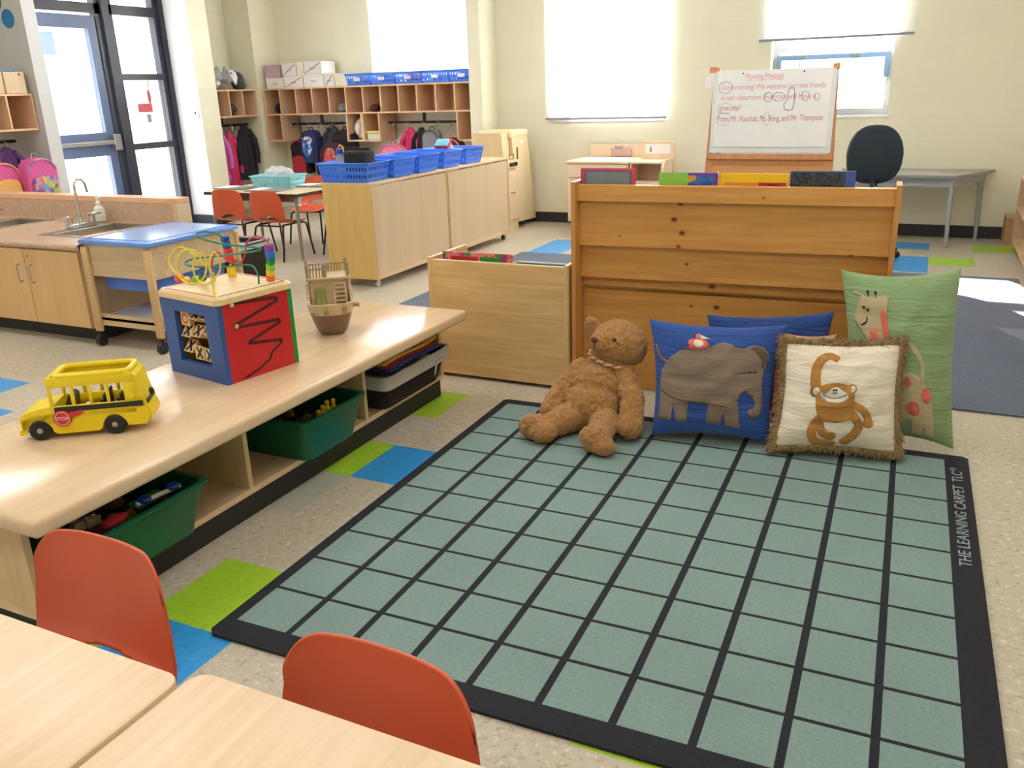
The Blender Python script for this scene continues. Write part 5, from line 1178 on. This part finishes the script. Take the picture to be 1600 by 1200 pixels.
# ================================================================= EASEL
ez = thing('easel', 'pine easel holding a white board with the morning message', 'easel', (.52, 3.1, 0))
pz = wood('easel_pine', (196, 132, 86), (214, 154, 106), 'z', .4)
tilt = Matrix.Translation((0, 3.0, 0)) @ Matrix.Rotation(-.09, 4, 'X') @ Matrix.Translation((0, -3.0, 0))
def ezb(b, *a, **k): b.xf(tilt); return b.build(*a, **k)
MB_ = MB().prism([(.13, 1.40), (.165, 1.40), (.115, 0), (.075, 0)], 1, 3.012, 3.04); ezb(MB_, 'front_leg', pz, ez)
MB_ = MB().prism([(.90, 1.40), (.935, 1.40), (.985, 0), (.945, 0)], 1, 3.012, 3.04); ezb(MB_, 'front_leg', pz, ez)
ezb(MB().box(.11, .95, 3.0, 3.05, .79, .83, .004), 'tray_rail', pz, ez)
ezb(MB().box(.13, .93, 3.018, 3.03, .50, .79), 'storage_panel', wood('easel_panel', (202, 138, 80), (218, 158, 100), 'x', .4), ez)
ezb(MB().box(.10, .96, 2.96, 3.05, .44, .47, .004), 'lower_tray', pz, ez)
ezb(MB().box(.14, .92, 3.013, 3.03, .76, .775).box(.14, .155, 3.013, 3.02, .5, .76).box(.905, .92, 3.013, 3.02, .5, .76), 'panel_frame', pz, ez)
for x in (.20, .86): ezb(MB().box(x-.006, x+.006, 3.005, 3.018, .68, .71, .002), 'white_clip', white_pl, ez)
wb_ = ezb(MB().box(.13, .935, 2.995, 3.012, .835, 1.37, .003), 'whiteboard', plain('board_white', (226, 230, 232), .25), ez)
for sx, x in ((-1, .16), (1, .90)): MB().cyl((x, 3.16, 1.25), (x+sx*.03, 3.52, 0), .016, n=8).build('rear_leg', wood('leg_dark', (120, 70, 44), (140, 86, 56), 'z'), ez)
ezb(MB().box(.10, .145, 2.995, 3.0, 1.365, 1.405), 'top_corner', pz, ez); ezb(MB().box(.925, .945, 2.99, 3.0, 1.36, 1.40), 'top_corner', pz, ez)
cp = thing('chart_paper', 'white chart paper with handwritten morning message on the easel', 'chart paper', (.52, 2.99, 1.1))
W_ = WM[cp]
def cpb(b, n_, m, p=None): b.xf(tilt); return b.build(n_, m, p or cp)
sheet = cpb(MB().box(.155, .905, 2.9915, 2.994, .875, 1.375), 'sheet', paper)
mpk = plain('marker_pink', (224, 160, 172), .7); mrd = plain('marker_red', (206, 126, 138), .7); mbl = plain('marker_blue', (96, 98, 130), .7)
def line(s, x, z, size, m, width):
    b = text_mb(s, size, .0002, width=width); b.xf(Matrix.Translation((x, 2.9908, z)) @ Matrix.Rotation(pi/2, 4, 'X')); cpb(b, 'writing', m, cp)
line('Morning Message', .345, 1.318, .052, mpk, .25); line('Good morning! We welcome our new friends', .185, 1.252, .050, mpk, .68)
line('in our classroom. Everyone will Have a', .190, 1.185, .050, mpk, .62); line('great day!', .185, 1.118, .050, mrd, .14); line('From: Mr. Naushab, Ms. Rong, and Mr. Thompson', .175, 1.045, .054, mrd, .69)
cpb(MB().box(.345, .60, 2.9904, 2.9908, 1.309, 1.311), 'underline', mpk)
def loop(cx, cz, rx, rz, r=.0015, m=mbl): cpb(MB().tube([(cx+rx*cos(2*pi*k/24), 2.9905, cz+rz*sin(2*pi*k/24)) for k in range(24)], r, 4, True), 'marker_loop', m)
loop(.215, 1.268, .048, .038); loop(.505, 1.20, .028, .03); loop(.575, 1.20, .04, .028); loop(.745, 1.20, .025, .03); loop(.82, 1.195, .018, .022); loop(.22, 1.13, .05, .035, .0008); loop(.215, 1.06, .05, .045, .0008); loop(.505, 1.06, .025, .04, .0008)
b = MB().tube([(.655+.02*cos(a), 2.9905, 1.235+.018*sin(a)) for a in [pi*k/8 for k in range(9)]]+[(.632, 2.9905, 1.18), (.612, 2.9905, 1.15), (.618, 2.9905, 1.12), (.645, 2.9905, 1.11), (.672, 2.9905, 1.12), (.678, 2.9905, 1.17)], .002, 4, True); cpb(b, 'marker_loop', mbl)
for x in (.33, .725): cpb(MB().ball((x, 2.990, 1.355), .005, 8, 6), 'magnet', black_pl)
cpb(MB().box(.075, .12, 2.994, 2.996, 1.27, 1.345), 'sticky_note', paper, ez)

# ================================================================= OFFICE CHAIR, GREY TABLE, RIGHT SHELF
t = thing('office_chair', 'dark office swivel chair with rounded back right of the easel', 'office chair', (1.17, 3.72, 0), .2+pi)
dkf = plain('office_fabric', (28, 44, 56), .75, bump=.2, bscale=150); W_ = WM[t]
def ocb(b, *a, **k): b.xf(W_); return b.build(*a, **k)
def sq(a, e): return math.copysign(abs(a)**e, a)
vsb = []
b = MB()
Rg = []
for i, (k, yy) in enumerate(((.80, -.010), (.97, .0), (1, .012), (1, .04), (.96, .055), (.8, .062))):
    Rg.append([(k*(.19-.0*0)*sq(cos(a), .75)*(1-.10*max(0, -sin(a)))*(1 if sin(a) < 0 else 1-.10*sin(a)), -.02+yy+.03*cos(a)**2, .775+k*.205*sq(sin(a), .85 if sin(a) > 0 else .6)) for a in [2*pi*q/36 for q in range(36)]])
loft(Rg, b, True, True); ocb(b, 'backrest', dkf, t, smooth=50)
b = MB(); loft([ring(.19, .19, .19, .415, 30), ring(.225, .22, .22, .43, 30), ring(.225, .22, .22, .465, 30), ring(.20, .195, .195, .48, 30)], b, True, True); b.xf(Matrix.Translation((0, -.24, 0))); ocb(b, 'seat', dkf, t, smooth=50)
ocb(MB().tube([(0, -.1, .42), (0, .06, .43), (0, .07, .52), (0, .05, .60)], .016, 10), 'back_support', black_pl, t, smooth=True)
ocb(MB().cyl((0, -.24, .09), (0, -.24, .42), .022), 'gas_column', black_pl, t, smooth=30)
for k in range(5):
    a = 2*pi*k/5+.3; c_, s_ = cos(a), sin(a)
    ocb(MB().tube([(0, -.24, .10), (.15*c_, -.24+.15*s_, .085), (.27*c_, -.24+.27*s_, .06)], .016, 8, rs=[.022, .018, .012]), 'base_arm', black_pl, t, smooth=True)
    ocb(MB().ball((.27*c_, -.24+.27*s_, .026), (.026, .026, .026), 12, 8), 'caster', black_pl, t, smooth=True)
gt = plain('table_grey', (150, 152, 150), .35); gl_ = plain('leg_lightgrey', (168, 172, 178), .4)
t = thing('trapezoid_table', 'grey trapezoid table against the far wall behind the office chair', 'table', (1.42, 4.7, 0))
poly = [(.86, 4.96), (2.03, 4.96), (1.745, 4.40), (1.12, 4.40)]
MB().prism(poly, 2, .545, .565).build('tabletop', gt, t)
for ap in ([(1.16, 4.44), (1.72, 4.44), (1.70, 4.46), (1.18, 4.46)], [(1.735, 4.46), (1.72, 4.44), (1.94, 4.90), (1.96, 4.90)], [(1.18, 4.44), (1.16, 4.44), (.93, 4.90), (.95, 4.90)]): MB().prism(ap, 2, .475, .545).build('apron', gl_, t)
for x, y, dx, dy in ((1.715, 4.465, .012, -.0), (1.93, 4.90, .02, .02), (1.17, 4.465, -.012, -.0), (.96, 4.90, -.02, .02)): MB().cyl((x, y, .545), (x+dx, y+dy, 0), .022, .014, 12).build('leg', gl_, t, smooth=30)
shx = 2.19; sw_ = wood('shelf_wood', (204, 168, 128), (220, 188, 150), 'y', .35, .8)
t = thing('open_shelf', 'low open wooden shelf unit along the right wall', 'shelf', (2.38, 3.5, 0))
MB().box(shx-.01, 2.61, 1.0, 4.66, .54, .56, .003).build('top_board', sw_, t)
for z in (.06, .30): MB().box(shx, 2.60, 1.02, 4.64, z, z+.018).build('shelf_board', sw_, t)
MB().box(2.585, 2.60, 1.02, 4.64, .078, .54).build('back_board', sw_, t)
for y in (1.02, 1.9, 2.8, 3.7, 4.622): MB().box(shx, 2.585, y, y+.018, .0 if y in (1.02, 4.622) else .078, .54).build('upright', sw_, t)
t = thing('low_shelf_box', 'small low wooden box shelf at the far end of the right shelf unit', 'shelf', (2.33, 4.8, 0))
MB().box(2.14, 2.55, 4.68, 4.96, .20, .215).box(2.14, 2.55, 4.68, 4.695, .0, .20).box(2.14, 2.55, 4.945, 4.96, 0, .20).box(2.53, 2.55, 4.695, 4.945, 0, .2).box(2.14, 2.53, 4.695, 4.945, .03, .045).build('box_frame', wood('shelf_brown', (170, 132, 92), (188, 150, 108), 'y'), t)
for k, y in enumerate((4.1, 3.95, 3.3)):
    tag(MB().box(2.22, 2.45, y, y+.11, .319, .319+.03+.02*(k % 2), .003).build('paper_stack', paper, org=(2.3, y, .32)), ['white paper stack on the right shelf nearest the far wall', 'second white paper stack on the right shelf', 'white paper stack nearest us on the right shelf'][k], 'paper')
# ================================================================= CUBBIES
def cubby(name, label, axis, a0, a1, f, depth, n, z0=1.09, z1=1.39, extra=()):
    # axis 'x': runs along x, front at y=f, body towards +y ; axis 'y': runs along y, front at x=f, body towards -x
    t = thing(name, label, 'cubby shelf', ((a0+a1)/2, f+depth/2, z0) if axis == 'x' else (f-depth/2, (a0+a1)/2, z0))
    def bx(b, p, q, u, v, w0, w1):
        if axis == 'x': b.box(p, q, f+w0, f+w1, u, v)
        else: b.box(f-w1, f-w0, p, q, u, v)
        return b
    T_ = .016
    bx(MB(), a0, a1, z1-T_, z1, 0, depth).build('top_board', cubby_w, t); bx(MB(), a0, a1, z0, z0+T_, 0, depth).build('bottom_board', cubby_w, t)
    bx(MB(), a0, a1, z0+T_, z1-T_, depth-.01, depth).build('back_board', cubby_w, t)
    for i in range(n+1):
        x = a0+(a1-a0-T_)*i/n; bx(MB(), x, x+T_, z0+T_, z1-T_, 0, depth-.01).build('divider', cubby_w, t)
    for (p, q, u, v) in extra:
        b = MB(); bx(b, p, q, u, u+T_, 0, depth); bx(b, p, p+T_, u+T_, v, 0, depth); bx(b, q-T_, q, u+T_, v, 0, depth); bx(b, p, q, u+T_, v, depth-.01, depth); b.build('lower_compartment', cubby_w, t)
    return t
cubby('coat_cubby', 'long row of wooden cubbies along the alcove below the blue baskets', 'x', -5.655, -2.605, 5.2, .33, 13, extra=((-5.655, -5.42, .79, 1.09), (-4.50, -4.285, .79, 1.09), (-4.283, -4.05, .79, 1.09), (-3.07, -2.61, .79, 1.09)))
cubby('coat_cubby', 'short section of wooden cubbies with grey stuffed toys on top', 'y', 4.23, 5.13, -5.70, .33, 4)
cubby('coat_cubby', 'wooden cubbies at the far left above the pink backpacks', 'y', .9, 2.10, -5.50, .36, 5)
hm = plain('hook_black', (38, 38, 44), .4)
def rail(label, p0, p1, n):
    p0 = Vector(p0); p1 = Vector(p1); t = thing('coat_hook_rail', label, 'coat hooks', ((p0+p1)/2)[:])
    d = (p1-p0).normalized(); s = Vector((0, -1, 0)) if abs(d.x) > .5 else Vector((1, 0, 0))
    MB().cyl(p0, p1, .014, n=8).build('bar', hm, t); q = (p0+p1)/2
    MB().cyl(q, q+Vector((0, 0, .103)), .02, n=8).build('bracket', hm, t)
    for k in range(n):
        c = p0+(p1-p0)*((k+.5)/n)
        MB().tube([c+s*.014, c+s*.05+Vector((0, 0, -.01)), c+s*.06+Vector((0, 0, -.05)), c+s*.085+Vector((0, 0, -.045)), c+s*.09+Vector((0, 0, -.02))], .006, 6).build('hook', steel, t, smooth=True)
rail('black coat hook bar with the superhero coloured bags', (-5.40, 5.36, .985), (-4.52, 5.36, .985), 5)
rail('black coat hook bar with the pink backpacks at the right of the alcove', (-4.03, 5.36, .985), (-3.09, 5.36, .985), 5)
rail('black coat hook bar under the short cubby section', (-5.86, 4.26, 1.0), (-5.86, 5.10, 1.0), 4)
rail('black coat hook bar at the far left', (-5.78, 1.1, 1.0), (-5.78, 2.05, 1.0), 4)
cm = {n: plain('cloth_'+n, c, .85, bump=.4, bscale=40, vscale=14, var=.15) for n, c in dict(pink=(214, 96, 160), hot=(206, 52, 110), black=(34, 34, 42), navy=(44, 50, 96), purple=(96, 56, 120), red=(170, 40, 56), dkred=(84, 34, 44), grey=(134, 138, 146), lilac=(208, 124, 196), rose=(232, 140, 166), char=(60, 58, 66)).items()}
def coat(label, c, w_, h_, mat, face, seed=0, group=None, name='hanging_coat', cat='coat'):
    # hangs from c (top); face = 'y' seen from -y, 'x' seen from +x
    t = thing(name, label, cat, c, 0, group); R_ = random.Random(seed); ph = R_.uniform(0, 6)
    def F(u, v, side=1):
        z = -h_*v; ww = w_*(.22+.78*min(1, v*2.2)**.7)*(1 if v < .9 else 1-.08*(v-.9)*10); a = 2*pi*u
        x = ww*.5*cos(a); y = .05*(.4+.6*min(1, v*2))*sin(a)*(1+.35*sin(3*a+ph)*v)+.012*sin(9*x/w_*2+ph)
        p = Vector((x, y-.0, z)); 
        if face == 'x': p = Vector((-p.y, p.x, p.z))
        return Vector(c)+p
    MB().grid(F, 28, 14).build('coat_body', mat, t, smooth=180)
    for s in (-1, 1):
        pts = [Vector((s*w_*.20, -.02, -h_*.10)), Vector((s*w_*.42, -.035, -h_*.28)), Vector((s*w_*.48, -.04, -h_*.55)), Vector((s*w_*.45, -.04, -h_*.72))]
        if face == 'x': pts = [Vector((-p.y, p.x, p.z)) for p in pts]
        MB().tube([Vector(c)+p for p in pts], .03, 10, rs=[w_*.10, w_*.12, w_*.11, w_*.09]).build('sleeve', mat, t, smooth=True)
    return t
def pack(label, c, w_, h_, mat, mat2, face, group=None, art=None):
    t = thing('backpack', label, 'backpack', c, 0, group); c = Vector(c)
    M = Matrix.Translation(c) if face == 'y' else Matrix.Translation(c) @ Matrix.Rotation(pi/2, 4, 'Z')
    def f(b, n_, m, p=None, sm=50): b.xf(M); return b.build(n_, m, p or t, smooth=sm)
    prof = [(-w_/2, -h_)]+[(w_/2*cos(pi-a)*1.0, -w_*.42+w_*.38*sin(a)) for a in [pi*k/12 for k in range(13)]]+[(w_/2, -h_)]
    b = MB().prism(prof, 1, -.07, .06); o = f(b, 'pack_body', mat); add_mod(o, 'BEVEL', width=.022, segments=3)
    pk_ = [(-w_*.38, -h_*.96)]+[(w_*.38*cos(pi-a), -h_*.58+w_*.16*sin(a)) for a in [pi*k/8 for k in range(9)]]+[(w_*.38, -h_*.96)]
    b = MB().prism(pk_, 1, -.105, -.07); o = f(b, 'front_pocket', mat2); add_mod(o, 'BEVEL', width=.012, segments=3)
    f(MB().tube([(w_*.44*cos(pi-a), -.078, -w_*.42+w_*.34*sin(a)) for a in [pi*k/12 for k in range(13)]], .006, 6), 'zip_piping', mat2, sm=True)
    f(MB().tube([(-.03, 0, -w_*.05), (-.02, 0, .02), (.02, 0, .02), (.03, 0, -w_*.05)], .006, 6), 'top_loop', mat2, sm=True)
    for s in (-1, 1): f(MB().tube([(s*w_*.25, .06, -w_*.1), (s*w_*.30, .085, -h_*.5), (s*w_*.34, .06, -h_*.9)], .012, 6), 'strap', mat2, sm=True)
    if art: b = MB().prism(disc((art[1]*w_, -h_*art[2]), art[3]*w_, art[4]*h_, 14), 1, -.0785 if art[2] < .5 else -.112, -.07); f(b, 'printed_badge', art[0])
    return t
badge = blob_cover('badge_red', (190, 60, 56), [(210, 190, 190), (150, 40, 44), (196, 90, 80)], 30); badge2 = blob_cover('badge_blue', (60, 110, 190), [(220, 220, 226), (40, 60, 120)], 26)
badge3 = blob_cover('badge_garden', (190, 150, 170), [(214, 190, 80), (150, 196, 90), (120, 150, 200), (214, 100, 130), (120, 90, 160)], 22)
# under the short section (seen towards -x)
coat('lilac pink coat hanging at the left of the alcove', (-5.78, 4.50, .95), .26, .58, cm['lilac'], 'x', 1)
coat('narrow rose pink coat left of the lilac one', (-5.76, 4.34, .90), .14, .50, cm['rose'], 'x', 2)
coat('hot pink jacket hanging between the lilac and black coats', (-5.80, 4.70, .94), .22, .66, cm['hot'], 'x', 3)
coat('black coat hanging at the corner column of the alcove', (-5.78, 4.93, 1.0), .30, .62, cm['black'], 'x', 4)
# main alcove
coat('dark jacket hanging on the hook bar left of centre in the alcove', (-4.80, 5.34, .97), .22, .42, cm['char'], 'y', 9)
pack('black backpack with red zip left of the purple one', (-5.24, 5.30, .82), .26, .40, cm['black'], cm['red'], 'y')
pack('navy and purple backpack with a pale blue badge and red trim', (-5.02, 5.22, .93), .20, .38, cm['navy'], cm['navy'], 'y', art=(badge2, 0, .5, .36, .30))
coat('navy jacket hanging under the purple backpack', (-4.95, 5.34, .84), .26, .44, cm['navy'], 'y', 8)
pack('dark red checked backpack with a round red badge', (-4.66, 5.15, .80), .34, .40, cm['dkred'], cm['char'], 'y', art=(badge, 0, .5, .22, .32))
pack('charcoal backpack with grey and red trim behind the red badge one', (-4.60, 5.30, .93), .30, .42, cm['black'], cm['dkred'], 'y')
coat('grey jacket left of the white bag cubby', (-4.60, 5.33, .90), .16, .40, cm['grey'], 'y', 11)
pack('pink backpack at the left of the right hand hooks', (-3.90, 5.22, .78), .34, .36, cm['rose'], cm['pink'], 'y')
coat('hot pink coat between the pink backpack and the black jacket', (-3.72, 5.32, .93), .24, .5, cm['hot'], 'y', 13)
coat('black jacket in the middle of the right hand hooks', (-3.57, 5.30, .93), .22, .50, cm['black'], 'y', 14)
pack('grey and black backpack with pink trim on the right hand hooks', (-3.40, 5.24, .92), .20, .40, cm['grey'], cm['char'], 'y')
pack('pink and dark backpack at the right end of the alcove hooks', (-3.15, 5.22, .84), .30, .40, cm['dkred'], cm['rose'], 'y')
# far left bags
pack('pink child backpack with yellow zip at the left picture edge', (-5.55, 1.68, .86), .30, .34, cm['pink'], plain('yel_strap', (220, 170, 90), .6), 'x')
coat('purple jacket hanging between the two pink bags at the far left', (-5.66, 1.86, .96), .26, .42, cm['purple'], 'x', 18)
pack('pink bag with a colourful garden print beside the door', (-5.45, 2.06-.10, .88), .30, .36, cm['pink'], badge3, 'x')
# contents of the cubbies
for k, (x, z, r_, m, lb) in enumerate(((-5.51, 1.106, (.06, .07, .06), 'black', 'black hat lying in the first cubby of the long row'), (-4.60, 1.106, (.055, .07, .05), 'grey', 'grey and white mittens bundled in the fifth cubby from the left'), (-4.17, 1.106, (.05, .06, .04), 'dkred', 'dark red mitten in the cubby above the yellow box'))):
    crumple('winter_hat', lb, (x, 5.32, z+r_[2]), r_, cm[m], 'hat', seed=20+k)
crumple('winter_hat', 'dark grey hat lying in the short cubby section', (-5.83, 4.78, 1.106+.07), (.08, .08, .07), cm['char'], 'hat', seed=31)
crumple('white_bag', 'crumpled white plastic bag in the lower compartment', (-4.392, 5.34, .925), (.062, .085, .105), plain('bag_white', (214, 214, 216), .4), seed=33, amp=.7)
t = thing('storage_box', 'small clear box with yellow lid beside the crumpled white bag', 'box', (-4.17, 5.33, .806))
MB().box(-4.255, -4.085, 5.24, 5.42, .806, .875, .004).build('box_body', plain('box_clear', (206, 210, 200), .3), t); MB().box(-4.265, -4.075, 5.23, 5.43, .875, .90, .004).build('box_lid', plain('lid_yellow', (226, 206, 80), .35), t)
# stuffed toys on top of the short section
pg = plush('toy_fur_grey', (150, 152, 158), (196, 198, 202), 60, .8); pk2 = plush('toy_fur_dark', (58, 66, 76), (88, 96, 104), 60, .8); py_ = plush('toy_fur_yellow', (190, 180, 70), (222, 212, 110), 60, .6)
t = thing('stuffed_wolf', 'grey stuffed animal with white pointed face on the short cubby section', 'stuffed toy', (-5.85, 4.62, 1.39))
blobs([((-5.85, 4.58, 1.52), (.10, .17, .09)), ((-5.76, 4.74, 1.52), (.08, .07, .07)), ((-5.86, 4.45, 1.50), (.09, .10, .08)), ((-5.80, 4.66, 1.60), (.03, .03, .05)), ((-5.80, 4.78, 1.60), (.03, .03, .05)), ((-5.85, 4.50, 1.44), (.08, .12, .05))], 'plush_body', pg, t, vox=.012, smooth_it=4)
MB().prism([(4.70, 1.60), (4.80, 1.60), (4.83, 1.52), (4.80, 1.44), (4.73, 1.52)], 0, -5.70, -5.675).build('white_face', plain('face_white', (228, 228, 230), .8), t)
for y, z in ((4.735, 1.565), (4.795, 1.585)): MB().ball((-5.672, y, z), (.006, .014, .008), 8, 6).build('eye', black_pl, t)
tag(blobs([((-5.78, 4.36, 1.46), (.04, .04, .07)), ((-5.78, 4.40, 1.41), (.05, .07, .025)), ((-5.80, 4.34, 1.52), (.035, .045, .03))], 'stuffed_duck', py_, None, vox=.012, smooth_it=3), 'yellow stuffed toy sitting at the left end of the short cubbies', 'stuffed toy')
tag(MB().ball((-5.73, 4.54, 1.45), (.055, .055, .055), 20, 14).build('silver_ball', plain('ball_silver', (190, 192, 196), .15, metal=.7), smooth=True, org=(-5.73, 4.54, 1.45)), 'shiny silver ball in front of the grey stuffed animal', 'ball')
tag(blobs([((-5.82, 4.98, 1.49), (.07, .09, .10)), ((-5.82, 5.0, 1.44), (.07, .09, .06))], 'stuffed_animal', pk2, None, vox=.012, smooth_it=3), 'dark grey stuffed toy at the right end of the short cubbies', 'stuffed toy')
# white boxes on the long row
wbx = plain('card_white', (236, 233, 234), .8); wbx2 = plain('card_cream', (236, 230, 216), .8); inkm = plain('ink_dark', (70, 66, 76), .7)
def cbox(label, x0, x1, z0, z1, m=wbx, mark=True, d=.26, y=5.24, diag=False, holes=False):
    t = thing('cardboard_box', label, 'box', ((x0+x1)/2, y+d/2, z0)); MB().box(x0+.002, x1-.002, y, y+d, z0, z1-.02, .002).build('box_body', m, t)
    MB().box(x0, x1, y-.003, y+d+.003, z1-.035, z1-.001, .002).build('box_lid', m, t)
    if mark:
        if diag: b = MB(); dd = Vector((x1-x0-.04, 0, z1-z0-.03)); n_ = Vector((-.0015, 0, .003)); p = Vector((x0+.02, y-.0035, z0+.01)); b.face([p-n_, p+dd-n_, p+dd+n_, p+n_]); b.build('fold_line', inkm, t)
        MB().tube([((x0+x1)/2-.03+.008*k, y-.004, (z0+z1)/2-.01+.008*sin(k*2.1)) for k in range(9)], .0018, 4).build('pen_mark', inkm, t)
Z0 = 1.391
cbox('lower left white box on the long cubby row', -5.62, -5.36, Z0, Z0+.115); cbox('second lower white box from the left with a pen mark', -5.355, -5.08, Z0, Z0+.13, diag=True)
cbox('lower white box in the middle of the stack', -5.075, -4.79, Z0, Z0+.145); cbox('pinkish box at the upper left of the white stack', -5.63, -5.40, Z0+.116, Z0+.26, plain('card_pink', (196, 170, 186), .8), False)
cbox('upper white box with a diagonal line next to the pinkish box', -5.37, -5.16, Z0+.131, Z0+.27, diag=True); cbox('upper white box right of centre in the stack', -5.05, -4.80, Z0+.146, Z0+.275, diag=True)
cbox('upper white box between two marked boxes', -5.155, -5.055, Z0+.131, Z0+.275, wbx2, False)
cbox('small white lidded box between the stack and the cream box', -4.785, -4.64, Z0, Z0+.14, diag=True); cbox('cream box beside the blue baskets', -4.635, -4.47, Z0, Z0+.135, wbx2, False)
lbw = plain('label_white', (226, 226, 236), .5)
for k, x in enumerate((-4.32, -4.0, -3.66, -3.32, -3.0, -2.78)):
    if k == 5: continue
    t = basket('plastic_basket', ['leftmost blue basket on top of the long cubbies next to the cream box', 'second blue basket from the cream box on the long cubbies', 'middle blue basket with red contents on the long cubbies', 'blue basket second from the right on the long cubbies', 'blue basket at the right end of the long cubbies'][k], TR(x, 5.36, Z0), .33, .26, .12, blue_bk, 'blue baskets on top of the long cubbies', cols=10, rows=2)
    MB().box(x-.04, x+.04, 5.218, 5.221, Z0+.045, Z0+.08).build('name_label', lbw, t)
    crumple('packed_item', ['grey', 'navy', 'red', 'pale grey', 'dark navy'][k]+' folded item inside the '+['leftmost', 'second', 'middle', 'fourth', 'rightmost'][k]+' blue basket on the long cubbies', (x, 5.36, Z0+.06), (.11, .08, .05), cm[['grey', 'navy', 'red', 'grey', 'navy'][k]], 'clothing', seed=50+k, group='folded items in the upper blue baskets')
tag(MB().lathe([(.03, 0), (.035, .06), (.02, .10), (.012, .11), (.012, .14)], (-2.86, 5.30, Z0+.13), 14).build('spray_bottle', plain('bottle_grey', (130, 130, 140), .4), smooth=30, org=(-2.86, 5.3, Z0+.13)), 'grey bottle standing at the right end of the upper blue baskets', 'bottle')
# far left top boxes, folder, discs
for k, (y0, y1) in enumerate(((1.60, 1.86), (1.87, 2.06))):
    t = thing('magazine_box', ['tan wooden box left of the other one above the far left cubbies', 'tan wooden box nearest the door above the far left cubbies'][k], 'box', (-5.62, (y0+y1)/2, 1.391)); MB().box(-5.75, -5.50, y0, y1, 1.391, 1.565, .003).build('box_body', birch, t)
    MB().cyl((-5.4995, (y0+y1)/2+.05, 1.545), (-5.497, (y0+y1)/2+.05, 1.545), .009, n=10).build('finger_hole', inkm, t)
tag(MB().box(-5.74, -5.52, 1.64, 2.0, 1.567, 1.582, .003).build('folder', plain('folder_blue', (90, 130, 200), .5), org=(-5.6, 1.8, 1.567)), 'blue folder lying on the tan boxes at the far left', 'folder')
b = MB().cyl((-5.62, 2.104, 1.99), (-5.62, 2.109, 1.99), .075, n=28); tag(b.build('paper_disc', plain('disc_blue', (40, 130, 196), .6), org=(-5.62, 2.1, 1.99)), 'blue paper disc on the wall above the far left cubbies', 'decoration')
b = MB().cyl((-5.75, 2.104, 2.14), (-5.75, 2.109, 2.14), .09, n=28); tag(b.build('paper_disc', plain('disc_green', (70, 150, 100), .6), org=(-5.75, 2.1, 2.14)), 'green paper disc above the blue one at the top left', 'decoration')
